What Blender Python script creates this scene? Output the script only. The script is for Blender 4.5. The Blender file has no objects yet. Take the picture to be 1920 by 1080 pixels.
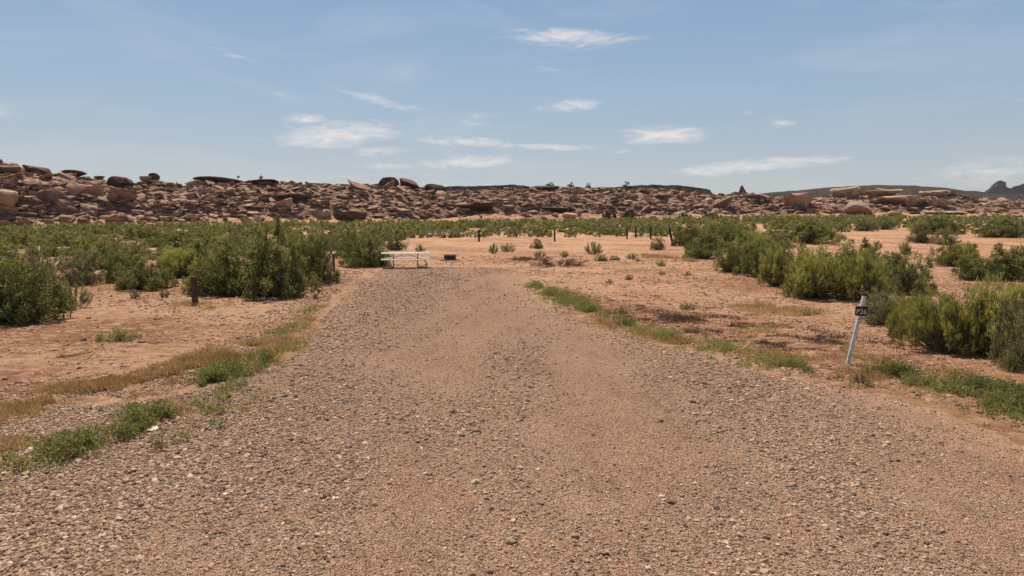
import bpy, bmesh, math, random
import numpy as np
from mathutils import Vector, Matrix, noise as mnoise, Euler
R = math.radians
S = bpy.context.scene
COL = S.collection
rng = np.random.default_rng(7)
random.seed(7)

# ------------------------------------------------------------------ camera
CZ, FPX, HZN = 2.5, 1250.0, 410.0
PITCH = math.atan((540 - HZN) / FPX)
cam_d = bpy.data.cameras.new('camera'); cam = bpy.data.objects.new('camera', cam_d); COL.objects.link(cam)
cam_d.sensor_width = 36; cam_d.lens = FPX / 1920 * 36
cam_d.clip_start = .1; cam_d.clip_end = 30000
cam.location = (0, 0, CZ); cam.rotation_euler = (math.pi / 2 - PITCH, 0, 0)
S.camera = cam

# ------------------------------------------------------------------ sky, sun, exposure
SUN_EL = R(64); SUN_AZ = R(-20)           # azimuth measured from +Y (view direction) towards +X
sun_dir = Vector((math.sin(SUN_AZ) * math.cos(SUN_EL), math.cos(SUN_AZ) * math.cos(SUN_EL), math.sin(SUN_EL)))
sl = bpy.data.lights.new('sun', 'SUN'); sl.energy = 5.0; sl.angle = R(.53); sl.color = (1, .91, .755)
so = bpy.data.objects.new('sun', sl); COL.objects.link(so)
so.rotation_euler = (-sun_dir).to_track_quat('-Z', 'Y').to_euler(); so.location = (0, 0, 60)
S.view_settings.view_transform = 'Standard'; S.view_settings.look = 'None'
S.view_settings.exposure = .24; S.view_settings.gamma = 1; S.view_settings.use_curve_mapping = False
S.cycles.max_bounces = 6; S.cycles.transparent_max_bounces = 8; S.cycles.volume_bounces = 0
S.cycles.use_denoising = True

cp, sp = math.cos(PITCH), math.sin(PITCH)
def ray(px, py):
    a, b = px - 960, py - 540
    return np.array([a, cp * FPX - sp * b, -sp * FPX - cp * b])

W = bpy.data.worlds.new('World'); S.world = W; W.use_nodes = True
nt = W.node_tree; N = nt.nodes; L = nt.links
bg = N['Background']; bg.inputs['Strength'].default_value = 1
sky = N.new('ShaderNodeTexSky'); sky.sky_type = 'NISHITA'; sky.sun_disc = False
sky.sun_elevation = SUN_EL; sky.sun_rotation = SUN_AZ
sky.altitude = 1300; sky.air_density = 1.0; sky.dust_density = 1.5; sky.ozone_density = 2.0
tc = N.new('ShaderNodeTexCoord'); sx = N.new('ShaderNodeSeparateXYZ'); L.new(tc.outputs['Generated'], sx.inputs[0])
def M(op, *a, clamp=False, tree=None):
    t = tree or nt
    n = t.nodes.new('ShaderNodeMath'); n.operation = op; n.use_clamp = clamp
    for i, v in enumerate(a):
        if isinstance(v, (int, float)): n.inputs[i].default_value = v
        else: t.links.new(v, n.inputs[i])
    return n.outputs[0]
az = M('ARCTAN2', sx.outputs[0], sx.outputs[1]); el = M('ARCSINE', sx.outputs[2])
cv = N.new('ShaderNodeCombineXYZ'); L.new(az, cv.inputs[0]); L.new(el, cv.inputs[1])
CLOUDS = [  # px, py, half width, half height, tilt deg, weight
    (1055, 70, 125, 17, -2, 1.0), (1180, 73, 60, 7, 3, .55), (1100, 92, 60, 7, 0, .3),
    (705, 188, 110, 13, -12, .62), (780, 203, 35, 6, -10, .5), (580, 222, 55, 12, 4, .65), (640, 252, 130, 26, 5, 1.05), (700, 224, 20, 10, 0, .6),
    (700, 285, 80, 13, 3, .6), (555, 262, 50, 20, 10, .55), (880, 266, 110, 12, -3, .95), (1040, 276, 90, 7, -2, .8), (870, 305, 120, 15, 3, .85), (760, 312, 110, 9, 0, .6),
    (1080, 198, 60, 14, 0, .8), (1010, 203, 50, 14, 0, .4), (1235, 254, 95, 19, 0, 1.05), (1170, 284, 45, 8, 0, .6),
    (1410, 312, 150, 14, 4, .95), (1560, 300, 80, 7, 2, .6), (1467, 230, 32, 8, 0, .8), (1400, 211, 25, 5, 0, .35), (430, 100, 45, 7, -12, .55), (525, 106, 15, 5, 0, .5),
    (530, 178, 50, 7, 0, .35), (310, 298, 110, 6, 0, .4), (880, 232, 70, 8, -3, .5), (1870, 318, 140, 24, 6, .6), (1780, 330, 100, 12, 5, .35), (700, 342, 500, 10, 0, .3),
    (1040, 130, 90, 14, 0, .28), (880, 218, 60, 7, 0, .35), (300, 40, 200, 20, 15, .15), (700, 330, 150, 8, 2, .4), (-250, 200, 190, 22, 5, .8), (2250, 180, 190, 20, -4, .8)]
acc = None
for (px, py, hw, hh, tilt, wt) in CLOUDS:
    d = ray(px, py); d /= np.linalg.norm(d)
    mp = N.new('ShaderNodeMapping'); mp.vector_type = 'TEXTURE'
    mp.inputs['Location'].default_value = (math.atan2(d[0], d[1]), math.asin(d[2]), 0)
    mp.inputs['Rotation'].default_value = (0, 0, R(tilt))
    mp.inputs['Scale'].default_value = (hw * 1.25 / FPX, hh * 1.25 / FPX, 1)
    L.new(cv.outputs[0], mp.inputs[0])
    g = N.new('ShaderNodeTexGradient'); g.gradient_type = 'SPHERICAL'; L.new(mp.outputs[0], g.inputs[0])
    v = M('MULTIPLY', g.outputs['Fac'], wt)
    acc = v if acc is None else M('MAXIMUM', acc, v)
def wnoise(scale, sc3, detail, rough, dist=0):
    mp = N.new('ShaderNodeMapping'); mp.inputs['Rotation'].default_value = (0, 0, R(4)); mp.inputs['Scale'].default_value = sc3; L.new(cv.outputs[0], mp.inputs[0])
    n = N.new('ShaderNodeTexNoise'); n.inputs['Scale'].default_value = scale; n.inputs['Detail'].default_value = detail
    n.inputs['Roughness'].default_value = rough; n.inputs['Distortion'].default_value = dist; L.new(mp.outputs[0], n.inputs['Vector'])
    return n.outputs['Fac']
n1 = wnoise(14, (1, 4.6, 1), 10, .68, 1.2); n2 = wnoise(3.0, (1, 5, 1), 8, .62, .9); n3 = wnoise(46, (1, 3.2, 1), 8, .7, .8)
s_ = M('ADD', acc, M('ADD', M('MULTIPLY', M('SUBTRACT', n1, .53), 2.3), M('MULTIPLY', M('SUBTRACT', n3, .5), .6)))
cl = M('MULTIPLY', M('SUBTRACT', s_, .14), 1.15, clamp=True)
cl = M('MULTIPLY', cl, M('MINIMUM', M('MULTIPLY', acc, 2.6), 1.0))
thin = M('MULTIPLY', M('SUBTRACT', n2, .50, clamp=True), .55, clamp=True)
cl = M('MULTIPLY', M('MAXIMUM', M('MULTIPLY', cl, .78), thin), 1.0, clamp=True)
skm = N.new('ShaderNodeVectorMath'); skm.operation = 'MULTIPLY'; L.new(sky.outputs[0], skm.inputs[0]); skm.inputs[1].default_value = (.108, .096, .084)
mx = N.new('ShaderNodeMix'); mx.data_type = 'RGBA'; L.new(cl, mx.inputs['Factor']); 
mx.inputs['B'].default_value = (.86, .80, .76, 1)
hz = N.new('ShaderNodeValToRGB'); L.new(M('DIVIDE', el, 1.0, clamp=True), hz.inputs[0])
els = hz.color_ramp.elements; els[0].position = 0; els[0].color = (.47, .48, .50, 1); els[1].position = 1; els[1].color = (.13, .22, .40, 1)
for p_, c_ in ((.06, (.42, .465, .52, 1)), (.17, (.325, .445, .580, 1)), (.34, (.225, .370, .575, 1))):
    e_ = els.new(p_); e_.color = c_
m2 = N.new('ShaderNodeMix'); m2.data_type = 'RGBA'; m2.inputs['Factor'].default_value = .72; L.new(skm.outputs[0], m2.inputs['A']); L.new(hz.outputs[0], m2.inputs['B'])
L.new(m2.outputs['Result'], mx.inputs['A'])
L.new(mx.outputs['Result'], bg.inputs['Color']); bg.inputs['Strength'].default_value = .90

# ------------------------------------------------------------------ helpers
def sstep(a, b, x):
    t = np.clip((x - a) / (b - a), 0, 1); return t * t * (3 - 2 * t)
_perm = rng.random((256, 256))
def vnoise(x, y):
    xi = np.floor(x).astype(int); yi = np.floor(y).astype(int); fx = x - xi; fy = y - yi
    fx = fx * fx * (3 - 2 * fx); fy = fy * fy * (3 - 2 * fy)
    a = _perm[xi & 255, yi & 255]; b = _perm[(xi + 1) & 255, yi & 255]; c = _perm[xi & 255, (yi + 1) & 255]; d = _perm[(xi + 1) & 255, (yi + 1) & 255]
    return (a * (1 - fx) + b * fx) * (1 - fy) + (c * (1 - fx) + d * fx) * fy
def fbm(x, y, o=4):
    s = 0; a = .5
    for i in range(o):
        s = s + a * (vnoise(x * 2 ** i + 17.3 * i, y * 2 ** i + 9.1 * i) - .5); a *= .5
    return s          # about -.5 .. .5

def tag(o, label=None, cat=None, group=None, kind=None):
    if label: o['label'] = label
    if cat: o['category'] = cat
    if group: o['group'] = group
    if kind: o['kind'] = kind
    return o
def link(name, me, mat=None, parent=None, loc=(0, 0, 0), rot=(0, 0, 0), sc=(1, 1, 1)):
    o = bpy.data.objects.new(name, me); COL.objects.link(o)
    if mat is not None and me is not None and len(me.materials) == 0: me.materials.append(mat)
    if parent: o.parent = parent
    o.location = loc; o.rotation_euler = rot; o.scale = sc
    return o
def np_mesh(name, V, F, smooth=False, attrs=None):
    me = bpy.data.meshes.new(name); V = np.asarray(V, np.float32); F = np.asarray(F, np.int32)
    nv, nf, k = len(V), len(F), F.shape[1]
    me.vertices.add(nv); me.vertices.foreach_set('co', V.ravel())
    me.loops.add(nf * k); me.loops.foreach_set('vertex_index', F.ravel())
    me.polygons.add(nf); me.polygons.foreach_set('loop_start', np.arange(0, nf * k, k, dtype=np.int32))
    me.polygons.foreach_set('use_smooth', np.full(nf, smooth))
    for nm, (dom, arr) in (attrs or {}).items():
        at_ = me.attributes.new(nm, 'FLOAT', dom); at_.data.foreach_set('value', np.asarray(arr, np.float32))
    me.update(calc_edges=True); me.validate()
    return me
def grid_faces(nx, ny):
    i = np.arange(nx * ny).reshape(ny, nx)
    return np.stack([i[:-1, :-1], i[:-1, 1:], i[1:, 1:], i[1:, :-1]], -1).reshape(-1, 4)

# ------------------------------------------------------------------ materials
def mat(name):
    m = bpy.data.materials.new(name); m.use_nodes = True
    return m, m.node_tree, m.node_tree.nodes['Principled BSDF']
class NB:
    def __init__(s, t): s.t = t; s.co = None
    def n(s, ty, **k):
        n = s.t.nodes.new(ty)
        for a, v in k.items(): setattr(n, a, v)
        return n
    def m(s, op, *a, clamp=False): return M(op, *a, clamp=clamp, tree=s.t)
    def coord(s, kind='Object'):
        n = s.n('ShaderNodeTexCoord'); return n.outputs[kind]
    def noise(s, vec, scale, detail=4, rough=.55, sc3=None, dist=0):
        if sc3:
            mp = s.n('ShaderNodeMapping'); mp.inputs['Scale'].default_value = sc3; s.t.links.new(vec, mp.inputs[0]); vec = mp.outputs[0]
        n = s.n('ShaderNodeTexNoise'); n.inputs['Scale'].default_value = scale; n.inputs['Detail'].default_value = detail
        n.inputs['Roughness'].default_value = rough; n.inputs['Distortion'].default_value = dist; s.t.links.new(vec, n.inputs['Vector']); return n.outputs['Fac']
    def vor(s, vec, scale, feature='F1', out='Distance', rnd=1):
        n = s.n('ShaderNodeTexVoronoi'); n.feature = feature; n.inputs['Scale'].default_value = scale; n.inputs['Randomness'].default_value = rnd
        s.t.links.new(vec, n.inputs['Vector']); return n.outputs[out]
    def ramp(s, f, lo, hi):
        n = s.n('ShaderNodeMapRange'); n.interpolation_type = 'SMOOTHSTEP'; n.inputs['From Min'].default_value = lo; n.inputs['From Max'].default_value = hi
        s.t.links.new(f, n.inputs['Value']); return n.outputs['Result']
    def mix(s, f, a, b, mode='MIX'):
        n = s.n('ShaderNodeMix', data_type='RGBA', blend_type=mode)
        for nm, v in (('Factor', f), ('A', a), ('B', b)):
            if isinstance(v, (int, float)): n.inputs[nm].default_value = v
            elif isinstance(v, tuple): n.inputs[nm].default_value = (*v, 1)
            else: s.t.links.new(v, n.inputs[nm])
        return n.outputs['Result']
    def attr(s, nm, out='Fac'): return s.n('ShaderNodeAttribute', attribute_name=nm).outputs[out]
    def bump(s, h, strength, dist, prev=None):
        n = s.n('ShaderNodeBump'); n.inputs['Strength'].default_value = strength; n.inputs['Distance'].default_value = dist
        s.t.links.new(h, n.inputs['Height'])
        if prev is not None: s.t.links.new(prev, n.inputs['Normal'])
        return n.outputs['Normal']

def sand_mat():
    m, t, b = mat('red_sand'); n = NB(t); P = n.coord()
    big = n.noise(P, .35, 4, .6); mid = n.noise(P, 2.6, 5, .65, sc3=(1, 1.6, 1)); fine = n.noise(P, 16, 5, .7)
    far = n.attr('far')
    c = n.mix(n.ramp(big, .35, .65), (.56, .315, .185), (.63, .39, .245))
    c = n.mix(n.ramp(mid, .46, .64), c, (.44, .215, .12))
    c = n.mix(n.m('MULTIPLY', n.ramp(fine, .56, .68), n.m('ADD', .35, n.m('MULTIPLY', n.ramp(n.noise(P, 1.1, 4, .6), .45, .6), .45))), c, (.22, .11, .065))
    c = n.mix(n.ramp(n.noise(P, 1.4, 6, .7, sc3=(1, 1.8, 1)), .57, .7), c, (.70, .46, .31))
    crust = n.attr('crust')
    c = n.mix(n.m('MULTIPLY', crust, n.ramp(mid, .38, .55)), c, (.36, .165, .095))
    c = n.mix(n.m('MULTIPLY', n.ramp(n.noise(P, 5.5, 5, .7), .52, .66), n.m('ADD', n.m('MULTIPLY', crust, .55), .15)), c, (.27, .15, .085))
    c = n.mix(n.attr('litter'), c, (.40, .26, .12))
    c = n.mix(n.attr('scrub'), c, (.30, .20, .12))
    t.links.new(c, b.inputs['Base Color']); b.inputs['Roughness'].default_value = .95; b.inputs['Specular IOR Level'].default_value = .04
    h = n.bump(n.noise(P, 2.2, 6, .68, sc3=(.8, 1.7, 1)), 1.0, .34)
    h = n.bump(n.noise(P, 9, 7, .75), 1.0, .07, h)
    t.links.new(h, b.inputs['Normal']); return m
def gravel_mat():
    m, t, b = mat('driveway_gravel'); n = NB(t); P = n.coord()
    edge = n.attr('edge'); stony = n.attr('stony')
    big = n.noise(P, .5, 5, .62); mid = n.noise(P, 3.2, 5, .6)
    c = n.mix(n.ramp(big, .38, .62), (.385, .212, .134), (.44, .262, .175))
    c = n.mix(n.ramp(mid, .5, .68), c, (.45, .235, .142))
    c = n.mix(n.m('MULTIPLY', n.ramp(n.noise(P, 1.3, 7, .72, sc3=(1.3, .4, 1)), .5, .64), .7), c, (.25, .14, .088))
    v = n.n('ShaderNodeTexVoronoi'); v.inputs['Scale'].default_value = 34; t.links.new(P, v.inputs['Vector'])
    hsv = n.n('ShaderNodeSeparateColor'); t.links.new(v.outputs['Color'], hsv.inputs[0])
    v2 = n.n('ShaderNodeTexVoronoi'); v2.inputs['Scale'].default_value = 75; t.links.new(P, v2.inputs['Vector'])
    s2 = n.n('ShaderNodeSeparateColor'); t.links.new(v2.outputs['Color'], s2.inputs[0])
    st = n.mix(hsv.outputs[1], (.20, .125, .085), (.54, .37, .255))
    c = n.mix(n.m('MULTIPLY', n.ramp(hsv.outputs[0], .45, .6), n.m('ADD', n.m('MULTIPLY', stony, .75), .15, clamp=True)), c, st)
    c = n.mix(n.m('MULTIPLY', n.ramp(s2.outputs[0], .5, .62), .5), c, n.mix(s2.outputs[1], (.20, .125, .085), (.58, .43, .31)))
    c = n.mix(n.m('MULTIPLY', n.attr('track'), .5), c, (.42, .255, .16))
    c = n.mix(n.m('MULTIPLY', edge, n.ramp(mid, .3, .6)), c, (.53, .31, .20))
    t.links.new(c, b.inputs['Base Color']); b.inputs['Roughness'].default_value = .93; b.inputs['Specular IOR Level'].default_value = .04
    h = n.bump(n.noise(P, 2.6, 7, .7), .9, .09)
    h = n.bump(n.m('SUBTRACT', 1.0, v.outputs['Distance']), 1.0, .035, h)
    h = n.bump(n.m('SUBTRACT', 1.0, v2.outputs['Distance']), 1.0, .016, h)
    t.links.new(h, b.inputs['Normal']); return m
def stone_mat(name, lo, hi, red=(.42, .2, .13)):
    m, t, b = mat(name); n = NB(t); P = n.coord(); r = n.m('POWER', n.attr('tint'), 1.6); r2 = n.m('FRACT', n.m('MULTIPLY', r, 7.13))
    c = n.mix(r, lo, hi); c = n.mix(n.ramp(r2, .7, .85), c, red)
    c = n.mix(n.m('MULTIPLY', n.noise(P, 40, 3), .4), c, (.3, .2, .15))
    t.links.new(c, b.inputs['Base Color']); b.inputs['Roughness'].default_value = .85; b.inputs['Specular IOR Level'].default_value = .04
    return m
def rock_mat(name, lit, dark, strat=1.0, perobj=True, k=1.0):
    m, t, b = mat(name); n = NB(t); P = n.coord('Object') if not perobj else n.n('ShaderNodeNewGeometry').outputs['Position']
    r = n.n('ShaderNodeObjectInfo').outputs['Random'] if perobj else n.attr('tint')
    a = n.noise(P, .55 * k, 6, .66); bnd = n.noise(P, .9 * k, 6, .65, sc3=(.25, .25, 3.2), dist=.8); fine = n.noise(P, 2.4 * k, 7, .72)
    c = n.mix(r, tuple(v * .66 for v in lit), tuple(v * 1.18 for v in lit))
    c = n.mix(n.m('MULTIPLY', n.ramp(a, .47, .64), .75), c, dark)
    c = n.mix(n.m('MULTIPLY', n.ramp(bnd, .5, .66), .55 * strat), c, tuple(v * .8 for v in dark))
    c = n.mix(n.m('MULTIPLY', n.ramp(fine, .52, .7), .45), c, tuple(min(1, v * 1.35) for v in lit))
    t.links.new(c, b.inputs['Base Color']); b.inputs['Roughness'].default_value = .92; b.inputs['Specular IOR Level'].default_value = .04
    h = n.bump(bnd, 1.0, .6 / k); h = n.bump(fine, 1.0, .30 / k, h); t.links.new(h, b.inputs['Normal']); return m
def hill_mat():
    m, t, b = mat('ridge_rubble_soil'); n = NB(t); P = n.coord()
    v = n.n('ShaderNodeTexVoronoi'); v.inputs['Scale'].default_value = .9; t.links.new(P, v.inputs['Vector'])
    s = n.n('ShaderNodeSeparateColor'); t.links.new(v.outputs['Color'], s.inputs[0])
    a = n.noise(P, .09, 5, .6)
    c = n.mix(n.ramp(a, .4, .6), (.26, .145, .098), (.20, .112, .08))
    c = n.mix(n.m('MULTIPLY', n.ramp(s.outputs[0], .4, .6), .7), c, n.mix(s.outputs[1], (.13, .075, .055), (.38, .24, .165)))
    c = n.mix(n.m('MULTIPLY', n.ramp(n.noise(P, .5, 4, .6), .58, .68), .5), c, (.10, .09, .045))
    c = n.mix(n.attr('foot'), c, (.50, .27, .165))
    t.links.new(c, b.inputs['Base Color']); b.inputs['Roughness'].default_value = .95; b.inputs['Specular IOR Level'].default_value = .04
    h = n.bump(n.m('SUBTRACT', 1.0, v.outputs['Distance']), .8, .6); h = n.bump(n.noise(P, 1.5, 6, .7), .9, .5, h)
    t.links.new(h, b.inputs['Normal']); return m
def leaf_mat(name, a, c_, d, tr=.45):
    """a dark, c_ mid, d yellowish/bleached leaf colours, picked per twig by 'tint'; 'dry' marks dead twigs"""
    m, t, b = mat(name); n = NB(t); r = n.attr('tint'); oi = n.n('ShaderNodeObjectInfo').outputs['Random']
    c = n.mix(n.ramp(r, .0, .55), a, c_); c = n.mix(n.ramp(r, .55, 1.0), c, d)
    c = n.mix(n.m('MULTIPLY', oi, .45), c, tuple(v * 1.25 for v in d))
    c = n.mix(n.attr('dry'), c, (.17, .115, .075))
    t.links.new(c, b.inputs['Base Color']); b.inputs['Roughness'].default_value = .7; b.inputs['Specular IOR Level'].default_value = .04
    tl = n.n('ShaderNodeBsdfTranslucent'); bright = n.mix(1.0, c, (1.15, 1.2, .8) if tr > .25 else (1, 1, 1), 'MULTIPLY'); t.links.new(bright, tl.inputs['Color'])
    ms = n.n('ShaderNodeMixShader'); ms.inputs[0].default_value = tr
    t.links.new(b.outputs[0], ms.inputs[1]); t.links.new(tl.outputs[0], ms.inputs[2])
    t.links.new(ms.outputs[0], t.nodes['Material Output'].inputs['Surface']); return m
def plain(name, c, rough=.6, metal=0, nscale=12, var=.25, bumpd=.002):
    m, t, b = mat(name); n = NB(t); P = n.coord(); f = n.noise(P, nscale, 5, .6)
    cc = n.mix(n.ramp(f, .35, .65), tuple(v * (1 - var) for v in c), tuple(min(1, v * (1 + var * .5)) for v in c))
    t.links.new(cc, b.inputs['Base Color']); b.inputs['Roughness'].default_value = rough; b.inputs['Metallic'].default_value = metal
    t.links.new(n.bump(f, .4, bumpd), b.inputs['Normal']); return m
MS = sand_mat(); MG = gravel_mat(); MH = hill_mat()
M_ST = stone_mat('gravel_stone', (.17, .10, .064), (.66, .475, .33), (.40, .22, .14)); M_CL = stone_mat('sand_clod', (.20, .10, .06), (.50, .28, .17), (.26, .12, .07))
M_RK = rock_mat('sandstone', (.43, .262, .185), (.13, .07, .052)); M_RKP = rock_mat('pale_sandstone', (.50, .34, .24), (.22, .135, .098), .8)
M_RKD = rock_mat('varnished_sandstone', (.19, .115, .092), (.075, .047, .042)); M_RKS = rock_mat('rubble_sandstone', (.46, .285, .20), (.13, .072, .053), 1, False)
M_LD = leaf_mat('dark_green_leaf', (.085, .092, .036), (.165, .165, .062), (.30, .28, .11), .5)
M_LY = leaf_mat('yellow_green_leaf', (.175, .165, .052), (.30, .28, .09), (.42, .37, .14), .5)
M_LG = leaf_mat('grey_green_leaf', (.12, .118, .062), (.19, .182, .098), (.30, .27, .15))
M_LJ = leaf_mat('juniper_leaf', (.025, .038, .020), (.04, .055, .027), (.06, .07, .035), .2)
M_WD = leaf_mat('weed_leaf', (.13, .135, .05), (.21, .21, .08), (.33, .29, .12)); M_DG = leaf_mat('dry_grass_blade', (.38, .22, .085), (.57, .36, .145), (.66, .49, .24), .24)
M_BR = plain('bush_twig', (.13, .10, .08), .9)
M_POST = plain('weathered_brown_post', (.085, .038, .026), .85, 0, 9, .4); M_POSTD = plain('dark_old_post', (.035, .024, .02), .85, 0, 9, .4)

# ------------------------------------------------------------------ terrain height
DW = [(-18, -8), (-15, 1.5)]
for p in [(-900, 840), (-300, 790), (-120, 778), (0, 766), (110, 748), (215, 756), (300, 744), (370, 722), (440, 700), (510, 684), (590, 612), (625, 566), (655, 536), (692, 512), (722, 503), (800, 500), (930, 500), (962, 507), (990, 530), (1015, 560), (1075, 590), (1150, 614), (1235, 640), (1330, 668), (1440, 692), (1520, 706), (1640, 730), (1780, 772), (1920, 825)]:
    d = ray(*p); t_ = -CZ / d[2]; DW.append((d[0] * t_, d[1] * t_))
DW += [(8.5, 5.6), (14, 3), (18, -8)]
DW = np.array(DW)
def sdist(x, y):      # signed distance to the driveway outline, positive inside
    x = np.asarray(x, float); y = np.asarray(y, float); best = np.full(x.shape, 1e9); ins = np.zeros(x.shape, bool)
    for i in range(len(DW)):
        ax, ay = DW[i]; bx, by = DW[(i + 1) % len(DW)]; dx, dy = bx - ax, by - ay
        tt = np.clip(((x - ax) * dx + (y - ay) * dy) / (dx * dx + dy * dy), 0, 1)
        best = np.minimum(best, np.hypot(x - ax - tt * dx, y - ay - tt * dy))
        c = ((ay > y) != (by > y)) & (x < (bx - ax) * (y - ay) / (by - ay + 1e-12) + ax); ins ^= c
    return np.where(ins, best, -best)
BX = np.array([-900, 0, 400, 800, 1100, 1400, 1700, 2000, 3000.]); BD = np.array([128, 135, 150, 168, 185, 190, 205, 215, 240.]); BY = np.array([431, 430, 424, 420, 417, 411, 409, 411, 411.])
TX = np.array([-900, -200, 0, 60, 100, 140, 175, 215, 260, 300, 330, 360, 375, 420, 480, 530, 600, 650, 680, 720, 760, 790, 830, 850, 900, 960, 1040, 1100, 1160, 1220, 1300, 1340, 1374, 1398, 1416, 1440, 1500, 1560, 1620, 1700, 1750, 1800, 1920, 2100, 3000.])
TY = np.array([285, 292, 302, 318, 328, 329, 333, 342, 348, 340, 347, 350, 341, 340, 341, 341, 344, 347, 346, 345, 345, 353, 358, 359, 356, 353, 352, 353.5, 354, 355, 362, 367, 364, 364, 369.5, 371, 372, 366, 366, 368, 371, 373, 377, 380, 380.])
def pxof(x, y): return 960 + FPX * cp * np.asarray(x) / np.maximum(np.asarray(y), 1e-3) * 1.0
def zat(py, dep):     # height of the sight line through row py at depth y = dep
    d = ray(960, py) if np.isscalar(py) else None
    b = np.asarray(py) - 540
    return CZ + (-sp * FPX - cp * b) / (cp * FPX - sp * b) * dep
def baseD(px): return np.interp(px, BX, BD)
def footZ(px): return zat(np.interp(px, BX, BY), baseD(px))
def H(x, y):
    x = np.asarray(x, float); y = np.asarray(y, float)
    r = np.hypot(x, y); px = pxof(x, np.maximum(y, 5))
    z = footZ(px) * sstep(45, baseD(px), np.maximum(y, 0)) * sstep(0, 60, y)
    z = z + fbm(x / 7 + 5, y / 7, 3) * .16 * sstep(.5, 6, -sdist(x, y)) * (1 + sstep(40, 100, r) * 2)
    z = z + (fbm(x / .8, y / .8, 4) * .07) * sstep(0, 1.5, -sdist(x, y)) * (1 - sstep(60, 120, r))
    return z
def Zroad(x, y, sd=None):
    sd = sdist(x, y) if sd is None else sd
    return H(x, y) + .045 * sstep(-.25, .5, sd) - .03 + fbm(x / 1.6 + 3, y / 2.6, 3) * .05 * sstep(0, 1, sd)
def at(px, py):
    d = ray(px, py); t = -CZ / d[2] if d[2] < -1 else 400 / FPX
    t = min(t, 260 / FPX)
    for _ in range(25):
        z = float(H(d[0] * t, d[1] * t)); t2 = (z - CZ) / min(d[2], -3); t2 = min(max(t2, 1e-3), 260 / FPX); t = .5 * t + .5 * t2
    x, y = d[0] * t, d[1] * t
    return x, y, float(H(x, y))
def ppm(x, y): return FPX / (y * cp + CZ * sp)

# ground sheet (one sheet to the horizon)
def axis(n, a, lo, hi):
    t = np.linspace(math.asinh(lo / a), math.asinh(hi / a), n); return a * np.sinh(t)
gx = axis(500, 5.5, -3400, 3400); gy = axis(460, 6, -300, 3500)
X, Y = np.meshgrid(gx, gy); sd = sdist(X, Y)
Z = H(X, Y) - .07 * sstep(.7, 1.2, sd)
pxs = pxof(X, np.maximum(Y, 5)); Z = Z - sstep(1.0, 1.5, Y / baseD(pxs)) * 1.5
crust = sstep(-.02, .16, fbm(X / 3 + 40, Y / 3, 4) + .05 * sstep(0, 8, X - 5)) * (1 - sstep(60, 120, Y))
crust = np.clip(crust + .9 * np.exp(-(((X - 3.6) / 3.2) ** 2 + ((Y - 16) / 2.6) ** 2)) + .5 * sstep(3, 6, X) * sstep(16, 11, Y), 0, 1)
lit_ = sstep(-1.6, -.3, sd) * sstep(.4, 0, sd) * sstep(-.12, .08, fbm(X / 1.2, Y / 1.2, 3)) * (1 - sstep(22, 30, Y)) * .3
me = np_mesh('ground', np.stack([X, Y, Z], -1).reshape(-1, 3), grid_faces(500, 460), True,
             {'crust': ('POINT', crust.ravel()), 'litter': ('POINT', lit_.ravel()), 'far': ('POINT', (X * 0).ravel()), 'scrub': ('POINT', (sstep(75, 130, Y) * .6 * sstep(-.1, .1, fbm(X / 14, Y / 14, 3)) * sstep(1.0, .93, Y / baseD(pxs))).ravel())})
tag(link('ground', me, MS), kind='structure')
# gravel driveway sheet
rx = np.linspace(-15, 18, 330); ry = np.concatenate([np.linspace(-8, 2, 40)[:-1], np.linspace(2, 38, 440)])
X, Y = np.meshgrid(rx, ry); sd = sdist(X, Y) + fbm(X / 1.1 + 9, Y / 1.1, 4) * (.9 + .6 * sstep(20, 30, Y))
Z = Zroad(X, Y, sd)
F = grid_faces(len(rx), len(ry)); keep = (sd.ravel()[F] > -.35).any(1); F = F[keep]
u_, inv = np.unique(F, return_inverse=True); V = np.stack([X, Y, Z], -1).reshape(-1, 3)[u_]; F = inv.reshape(F.shape)
def stonyf(x, y): return np.clip(.22 + .8 * sstep(-.6, -3.2, x + .02 * y) + 2.3 * fbm(x / 1.3 + 70, y / 4 + 3, 4) + .35 * np.exp(-((x - 3.2) / .7) ** 2), 0, 1)
me = np_mesh('gravel_driveway', V, F, True, {'track': ('POINT', np.clip(sum(np.exp(-((V[:, 0] - .25 - tx - .010 * V[:, 1]) / .38) ** 2) for tx in (-1.0, .85)), 0, 1) * sstep(4, 9, V[:, 1]) * (.5 + 1.2 * fbm(V[:, 0] / .9, V[:, 1] / 3, 3))), 'edge': ('POINT', sstep(1.6, .1, sd.ravel()[u_] + 1.2 * fbm(V[:, 0] / .8, V[:, 1] / .8, 4)) * np.clip(sstep(-1, 1, V[:, 0]) + sstep(9, 16, V[:, 1]), 0, 1)), 'stony': ('POINT', stonyf(V[:, 0], V[:, 1]))})
tag(link('gravel_driveway', me, MG), kind='structure')

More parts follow.
